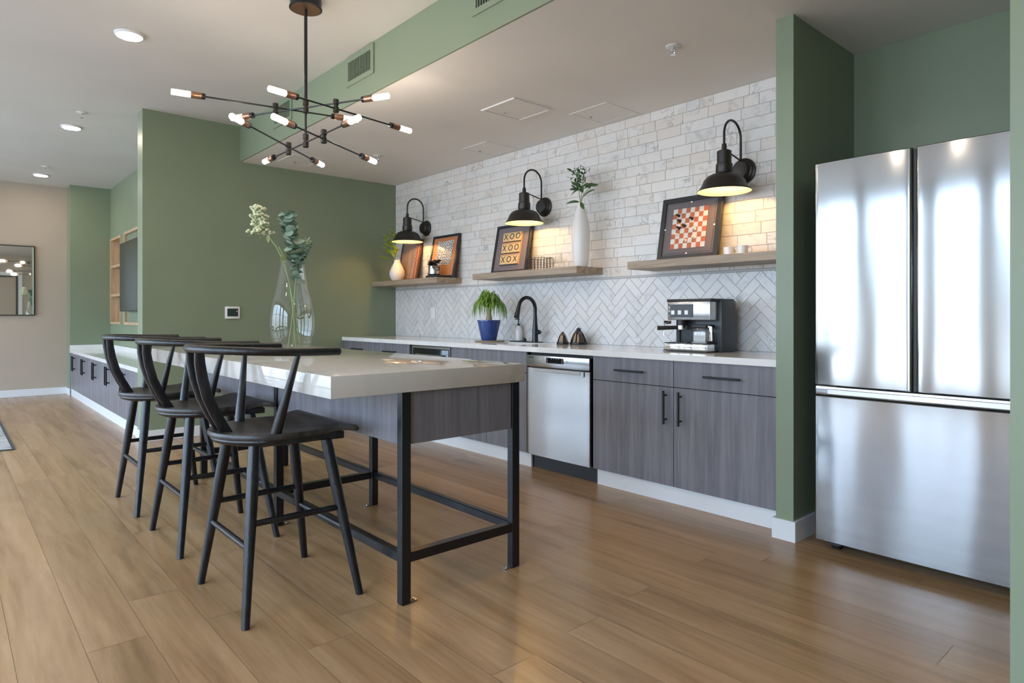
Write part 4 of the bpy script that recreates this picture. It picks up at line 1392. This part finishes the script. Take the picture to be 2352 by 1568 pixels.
# ------------------------------------------------------------------ CHANDELIER
t = thing('chandelier', 'black and copper sputnik chandelier with ten glowing tube bulbs', 'chandelier', (-3.590, 1.573, ZM))
Cc = Vector((-3.590, 1.573, ZM))
MB().lathe([(0.088, 0.0), (0.088, -0.050), (0.092, -0.054), (0.092, -0.060), (0.084, -0.062)], 40).build('canopy', M['black_metal'], t)
MB().lathe([(0.083, -0.0605), (0.083, -0.0635), (0.012, -0.065), (0.001, -0.065)], 40).build('canopy_plate', M['copper'], t)
ZA, ZD = 2.323, 2.122
MB().cyl((0, 0, -0.06), (0, 0, ZA + 0.03 - ZM), 0.0095, None, 14).cyl((0, 0, ZA - ZM), (0, 0, ZD + 0.02 - ZM), 0.0065, None, 12).build('downrod', M['black_metal'], t)
def hub(x, y, z, h):
    a = Vector((x, y, z)) - Cc
    MB().lathe([(0.014, h / 2), (0.017, h / 2 - 0.003), (0.017, h * 0.12), (0.013, h * 0.10), (0.013, -h * 0.10), (0.017, -h * 0.12), (0.017, -h / 2 + 0.003), (0.014, -h / 2)], 18, a).build('hub', M['bronze'], t)
hub(-3.59, 1.573, ZA + 0.005, 0.075)
hub(-3.59, 1.573, ZD + 0.010, 0.078)
def bar(A, B, z):
    A = Vector((A[0], A[1], z)) - Cc
    B = Vector((B[0], B[1], z)) - Cc
    d = (B - A).normalized()
    bl, sl = 0.095, 0.075
    r_ = MB().cyl(A + d * (bl + sl), B - d * (bl + sl), 0.0048, None, 10).build('arm', M['black_metal'], t)
    for E_, s in ((A, 1), (B, -1)):
        dd = d * s
        q = lambda k: E_ + dd * k
        MB().tube([q(0.0), q(0.003), q(bl * 0.5), q(bl + 0.002)], [0.013, 0.0155, 0.0155, 0.0155], 16).build('light_bulb', M['bulb'], r_)
        MB().tube([q(bl), q(bl + 0.001), q(bl + 0.055), q(bl + 0.058)], [0.0165, 0.0185, 0.0185, 0.0165], 16).build('bulb_socket', M['copper'], r_)
        MB().tube([q(bl + 0.056), q(bl + 0.058), q(bl + sl), q(bl + sl + 0.002)], [0.0155, 0.0175, 0.0165, 0.008], 16).build('socket_cap', M['black_metal'], r_)
    return A, B
def isect(a, b, c, d):
    x1, y1, x2, y2, x3, y3, x4, y4 = *a, *b, *c, *d
    D = (x1 - x2) * (y3 - y4) - (y1 - y2) * (x3 - x4)
    u = ((x1 - x3) * (y3 - y4) - (y1 - y3) * (x3 - x4)) / D
    return x1 + u * (x2 - x1), y1 + u * (y2 - y1)
A_ = ((-4.085, 1.3185), (-3.095, 1.8275))
B_ = ((-3.330, 1.260), (-3.504, 2.229))
C_ = ((-3.894, 0.937), (-3.687, 1.960))
D_ = ((-4.223, 1.569), (-2.957, 1.577))
E_a = ((-3.138, 1.208), (-3.643, 2.055))
F_ = ((-3.435, 1.107), (-4.149, 1.938))
bar(*A_, ZA); bar(*B_, ZA - 0.030); bar(*C_, ZA + 0.027)
bar(*D_, ZD); bar(*E_a, ZD - 0.028); bar(*F_, ZD + 0.022)
x, y = isect(*A_, *B_); hub(x, y, ZA - 0.015, 0.075)
x, y = isect(*A_, *C_); hub(x, y, ZA + 0.014, 0.075)
x, y = isect(*D_, *E_a); hub(x, y, ZD - 0.014, 0.075)
x, y = isect(*D_, *F_); hub(x, y, ZD + 0.011, 0.075)

# ------------------------------------------------------------------ CEILING FITTINGS
def downlight(x, y, label):
    t = thing('recessed_downlight', label, 'downlight', (x, y, ZM), group='round ceiling downlights in a row')
    MB().lathe([(0.088, -0.0005), (0.086, -0.008), (0.078, -0.014), (0.074, -0.014)], 36, cap1=False).build('trim_ring', M['trim_white'], t)
    MB().lathe([(0.0755, -0.0135), (0.074, -0.0155), (0.001, -0.016)], 36).build('lens', M['down'], t)
    return t
dl = downlight(-4.805, 0.909, 'round glowing ceiling downlight nearest the camera')
copy_tree(dl, (-7.527, 0.931, ZM), 'round glowing ceiling downlight, second of the three, before the green wall end')
copy_tree(dl, (-10.349, 0.951, ZM), 'round glowing ceiling downlight farthest away near the beige wall')
for x in (-2.08, 0.6):
    copy_tree(dl, (x, 0.92, ZM), 'round ceiling downlight of the row, on the camera side of the chandelier')
for x in (-10.2, -7.5, -4.8, -2.1, 0.6):
    copy_tree(dl, (x, -1.7, ZM), 'round ceiling downlight of the second row towards the windows')

def sprinkler(x, y, z, label, first=None):
    if first:
        return copy_tree(first, (x, y, z), label)
    t = thing('fire_sprinkler', label, 'sprinkler', (x, y, z), group='small white ceiling sprinklers')
    MB().lathe([(0.040, -0.0005), (0.040, -0.004), (0.026, -0.010), (0.014, -0.011)], 28).build('escutcheon', M['trim_white'], t)
    MB().lathe([(0.010, -0.010), (0.010, -0.020), (0.004, -0.022)], 14).tube([(-0.009, 0, -0.018), (-0.013, 0, -0.032), (-0.004, 0, -0.046), (0.004, 0, -0.046), (0.013, 0, -0.032), (0.009, 0, -0.018)], 0.0022, 6).cyl((0, 0, -0.02), (0, 0, -0.044), 0.002, None, 6).build('nozzle', M['chrome'], t)
    MB().lathe([(0.004, -0.045), (0.014, -0.046), (0.014, -0.048), (0.002, -0.048)], 16).build('deflector', M['chrome'], t)
    return t
sp = sprinkler(-2.090, 3.032, ZK, 'white fire sprinkler on the kitchen ceiling above the coffee machine')
sprinkler(-5.337, 3.038, ZK, 'white fire sprinkler on the kitchen ceiling near the far green wall', sp)
sprinkler(-6.932, 0.936, ZM, 'white fire sprinkler on the main ceiling beside the middle downlight', sp)
sprinkler(-9.739, 0.938, ZM, 'white fire sprinkler on the main ceiling beside the farthest downlight', sp)

def access_panel(x0, x1, y0, y1, label, framed=True):
    t = thing('ceiling_access_panel', label, 'access panel', ((x0 + x1) / 2, (y0 + y1) / 2, ZK), group='square access panels in the kitchen ceiling')
    hx, hy = (x1 - x0) / 2, (y1 - y0) / 2
    d = 0.010 if framed else 0.004
    f = 0.022
    MB().box(-hx, hx, -hy, -hy + f, -d, -0.0003).box(-hx, hx, hy - f, hy, -d, -0.0003).box(-hx, -hx + f, -hy + f, hy - f, -d, -0.0003).box(hx - f, hx, -hy + f, hy - f, -d, -0.0003).build('frame', M['ceiling_lit'], t, False)
    MB().box(-hx + f + 0.004, hx - f - 0.004, -hy + f + 0.004, hy - f - 0.004, -d * 0.6, -0.0003).build('panel', M['ceiling_lit'], t, False)
    MB().cyl((-hx + 0.07, -0.02, -0.012), (-hx + 0.07, -0.02, -0.001), 0.009, None, 12).build('latch', M['steel_flat'], t)
    return t
access_panel(-3.658, -3.298, 2.925, 3.300, 'raised square ceiling access panel nearest the green soffit')
access_panel(-3.305, -2.945, 3.475, 3.845, 'square ceiling access panel close to the tiled wall, right of the raised one', False)
access_panel(-4.640, -4.280, 3.485, 3.840, 'square ceiling access panel above the X and O picture', False)
access_panel(-6.17, -5.80, 2.42, 2.74, 'square ceiling access panel at the far left by the green wall', False)

def vent(x0, x1, label, first=None):
    if first:
        return copy_tree(first, (x0, YS, 0), label)
    t = thing('air_vent', label, 'vent', (x0, YS, 0), group='green air vents in the soffit')
    w = x1 - x0
    z0, z1 = 2.738, 2.940
    f = 0.034
    MB().box(0, w, -0.010, -0.0003, z0, z0 + f).box(0, w, -0.010, -0.0003, z1 - f, z1).box(0, f, -0.010, -0.0003, z0 + f, z1 - f).box(w - f, w, -0.010, -0.0003, z0 + f, z1 - f).build('frame', M['green'], t, False)
    MB().box(f, w - f, -0.0015, -0.0003, z0 + f, z1 - f).build('dark_opening', M['black'], t, False)
    mb = MB()
    n = 15
    for k in range(n):
        x_ = f + (w - 2 * f) * (k + 0.5) / n
        mb.box(x_ - 0.0028, x_ + 0.0028, -0.006, -0.0016, z0 + f, z1 - f)
    sl = mb.build('slats', M['green'], t, False)
    return t
v1 = vent(-4.225, -3.835, 'green air vent in the soffit right of the chandelier rod')
vent(-5.575, 0, 'green air vent in the soffit seen behind the chandelier arms', v1)
vent(-2.765, 0, 'green air vent in the soffit at the top edge of the photo', v1)

# ------------------------------------------------------------------ LEFT: MIRROR, RUG, MEDIA WALL
t = thing('wall_mirror', 'square mirror with thin black frame on the beige wall', 'mirror', (XB, 0.477, 1.603))
MB().box(0.004, 0.020, -0.470, 0.470, -0.472, 0.472).build('glass', M['mirror'], t, False)
mb = MB()
for a, b, c, d in ((-0.48, 0.48, -0.482, -0.470), (-0.48, 0.48, 0.470, 0.482), (-0.482, -0.468, -0.47, 0.47), (0.468, 0.482, -0.47, 0.47)):
    mb.box(0.0, 0.034, a, b, c, d)
mb.build('frame', M['bronze'], t, False)

m, tt, p = nt('distressed_grey_rug')
v = coords(tt, (1, 1, 1))
nz_ = noise(tt, v, 3.5, 8, 0.7, 1.2)
L(tt, ramp(tt, nz_, [(0.35, (0.16, 0.17, 0.18, 1)), (0.5, (0.42, 0.41, 0.39, 1)), (0.65, (0.55, 0.52, 0.47, 1))]), p.inputs['Base Color'])
p.inputs['Roughness'].default_value = 0.95
bump(tt, p, noise(tt, v, 300, 2), 0.4, 0.003)
t = thing('area_rug', 'distressed grey and cream area rug on the oak floor at far left', 'rug', (-8.4, -0.75, 0))
MB().box(-1.60, 1.60, -1.18, 1.18, 0.0008, 0.009, 0.002, 1).build('pile', m, t)
mb = MB().box(-1.62, 1.62, 1.18, 1.20, 0.0008, 0.0085).box(-1.62, 1.62, -1.20, -1.18, 0.0008, 0.0085).box(1.60, 1.62, -1.18, 1.18, 0.0008, 0.0085).box(-1.62, -1.60, -1.18, 1.18, 0.0008, 0.0085)
mb.build('binding', mat('dark_rug_binding', (0.06, 0.06, 0.065, 1), 0.9), t, False)

# low media cabinets
YMC = 1.335
XM0, XM1 = -10.88, XG - 0.19
cw = 0.80
names = ['grey media cabinet farthest away beside the dark green jog wall', 'second grey media cabinet from the far end', 'middle grey media cabinet of the five under the television', 'fourth grey media cabinet, just left of the one at the green wall end', 'grey media cabinet next to the end of the big green wall']
for k in range(5):
    x0 = XM0 + k * cw
    t = thing('media_cabinet', names[k], 'cabinet', (x0, YMC, 0), group='low grey cabinets along the media wall')
    MB().box(0.001, cw - 0.001, 0.02, 0.475, 0.1, 0.599).build('body', M['cab_dark'], t, False)
    for q in range(2):
        a, b = cw * q / 2, cw * (q + 1) / 2
        dd = MB().box(a + 0.002, b - 0.002, 0, 0.019, 0.102, 0.596, 0.0012, 1).build('door', M['cab'], t)
        hx = b - 0.045 if q == 0 else a + 0.045
        bar_handle(dd, hx, 0.470, 0.20, True, 0, 0.007)
o = MB().box(XM0 + 5 * cw + 0.001, XM1 - 0.006, YMC, YMC + 0.4, 0.1, 0.598).build('filler_panel', M['cab'], None, False)
tag(o, 'narrow grey filler panel between the media cabinets and green wall end', 'panel')
struct('trim_4', MB().box(XM0, XM1, YMC + 0.006, YMC + 0.021, 0, 0.1), M['trim_white'])
o = MB().box(XM0 + 0.001, XM1 - 0.001, YMC - 0.010, YM - 0.001, 0.6005, 0.640)
o.box(XM0 + 0.001, XM1 - 0.001, YM - 0.020, YM - 0.001, 0.640, 0.705).box(XM0 + 0.001, XM0 + 0.020, YMC - 0.01, YM - 0.020, 0.640, 0.705)
o = o.build('media_countertop', M['quartz'], None, False)
tag(o, 'low white quartz counter with short upstand along the media wall', 'countertop')

# bookshelf niche
t = thing('niche_bookshelf', 'light oak open shelf niche set into the media wall', 'shelf', (N1[0], YM, N1[2]))
w, h, dep, th = N1[1] - N1[0], N1[3] - N1[2], 0.24, 0.03
MB().box(0.0006, w - 0.0006, dep - 0.02, dep, 0, h).build('back_panel', M['oak'], t, False)
MB().box(0.0006, th, -0.012, dep - 0.02, 0.0006, h - 0.0006).box(w - th, w - 0.0006, -0.012, dep - 0.02, 0.0006, h - 0.0006).box(th, w - th, -0.012, dep - 0.02, 0.0006, th).box(th, w - th, -0.012, dep - 0.02, h - th, h - 0.0006).build('case', M['oak'], t, False)
for z_ in (0.39, 0.80):
    MB().box(th, w - th, -0.002, dep - 0.02, z_, z_ + 0.035).build('shelf_board', M['oak'], t, False)
# second niche frame (only its oak edge shows round the tv)
t = thing('oak_wall_frame', 'light oak rectangular frame on the media wall behind the television', 'frame', (N2[0], YM, N2[2]))
w, h = N2[1] - N2[0], N2[3] - N2[2]
MB().box(0, 0.035, -0.030, -0.0005, 0, h).box(w - 0.035, w, -0.030, -0.0005, 0, h).box(0.035, w - 0.035, -0.030, -0.0005, 0, 0.035).box(0.035, w - 0.035, -0.030, -0.0005, h - 0.035, h).build('moulding', M['oak'], t, False)
# tv
t = thing('television', 'large flat television mounted on the green media wall', 'television', (-8.86, YM - 0.075, 1.61))
MB().box(-0.78, 0.78, -0.030, 0.0, -0.437, 0.437, 0.004, 2).build('housing', M['black'], t)
MB().box(-0.770, 0.770, -0.0315, -0.0295, -0.427, 0.427).build('screen', mat('tv_screen', (0.012, 0.016, 0.013, 1), 0.28), t, False)
MB().box(-0.2, 0.2, 0.0, 0.0735, -0.15, 0.15).build('wall_bracket', M['black'], t, False)

bpy.context.view_layer.update()
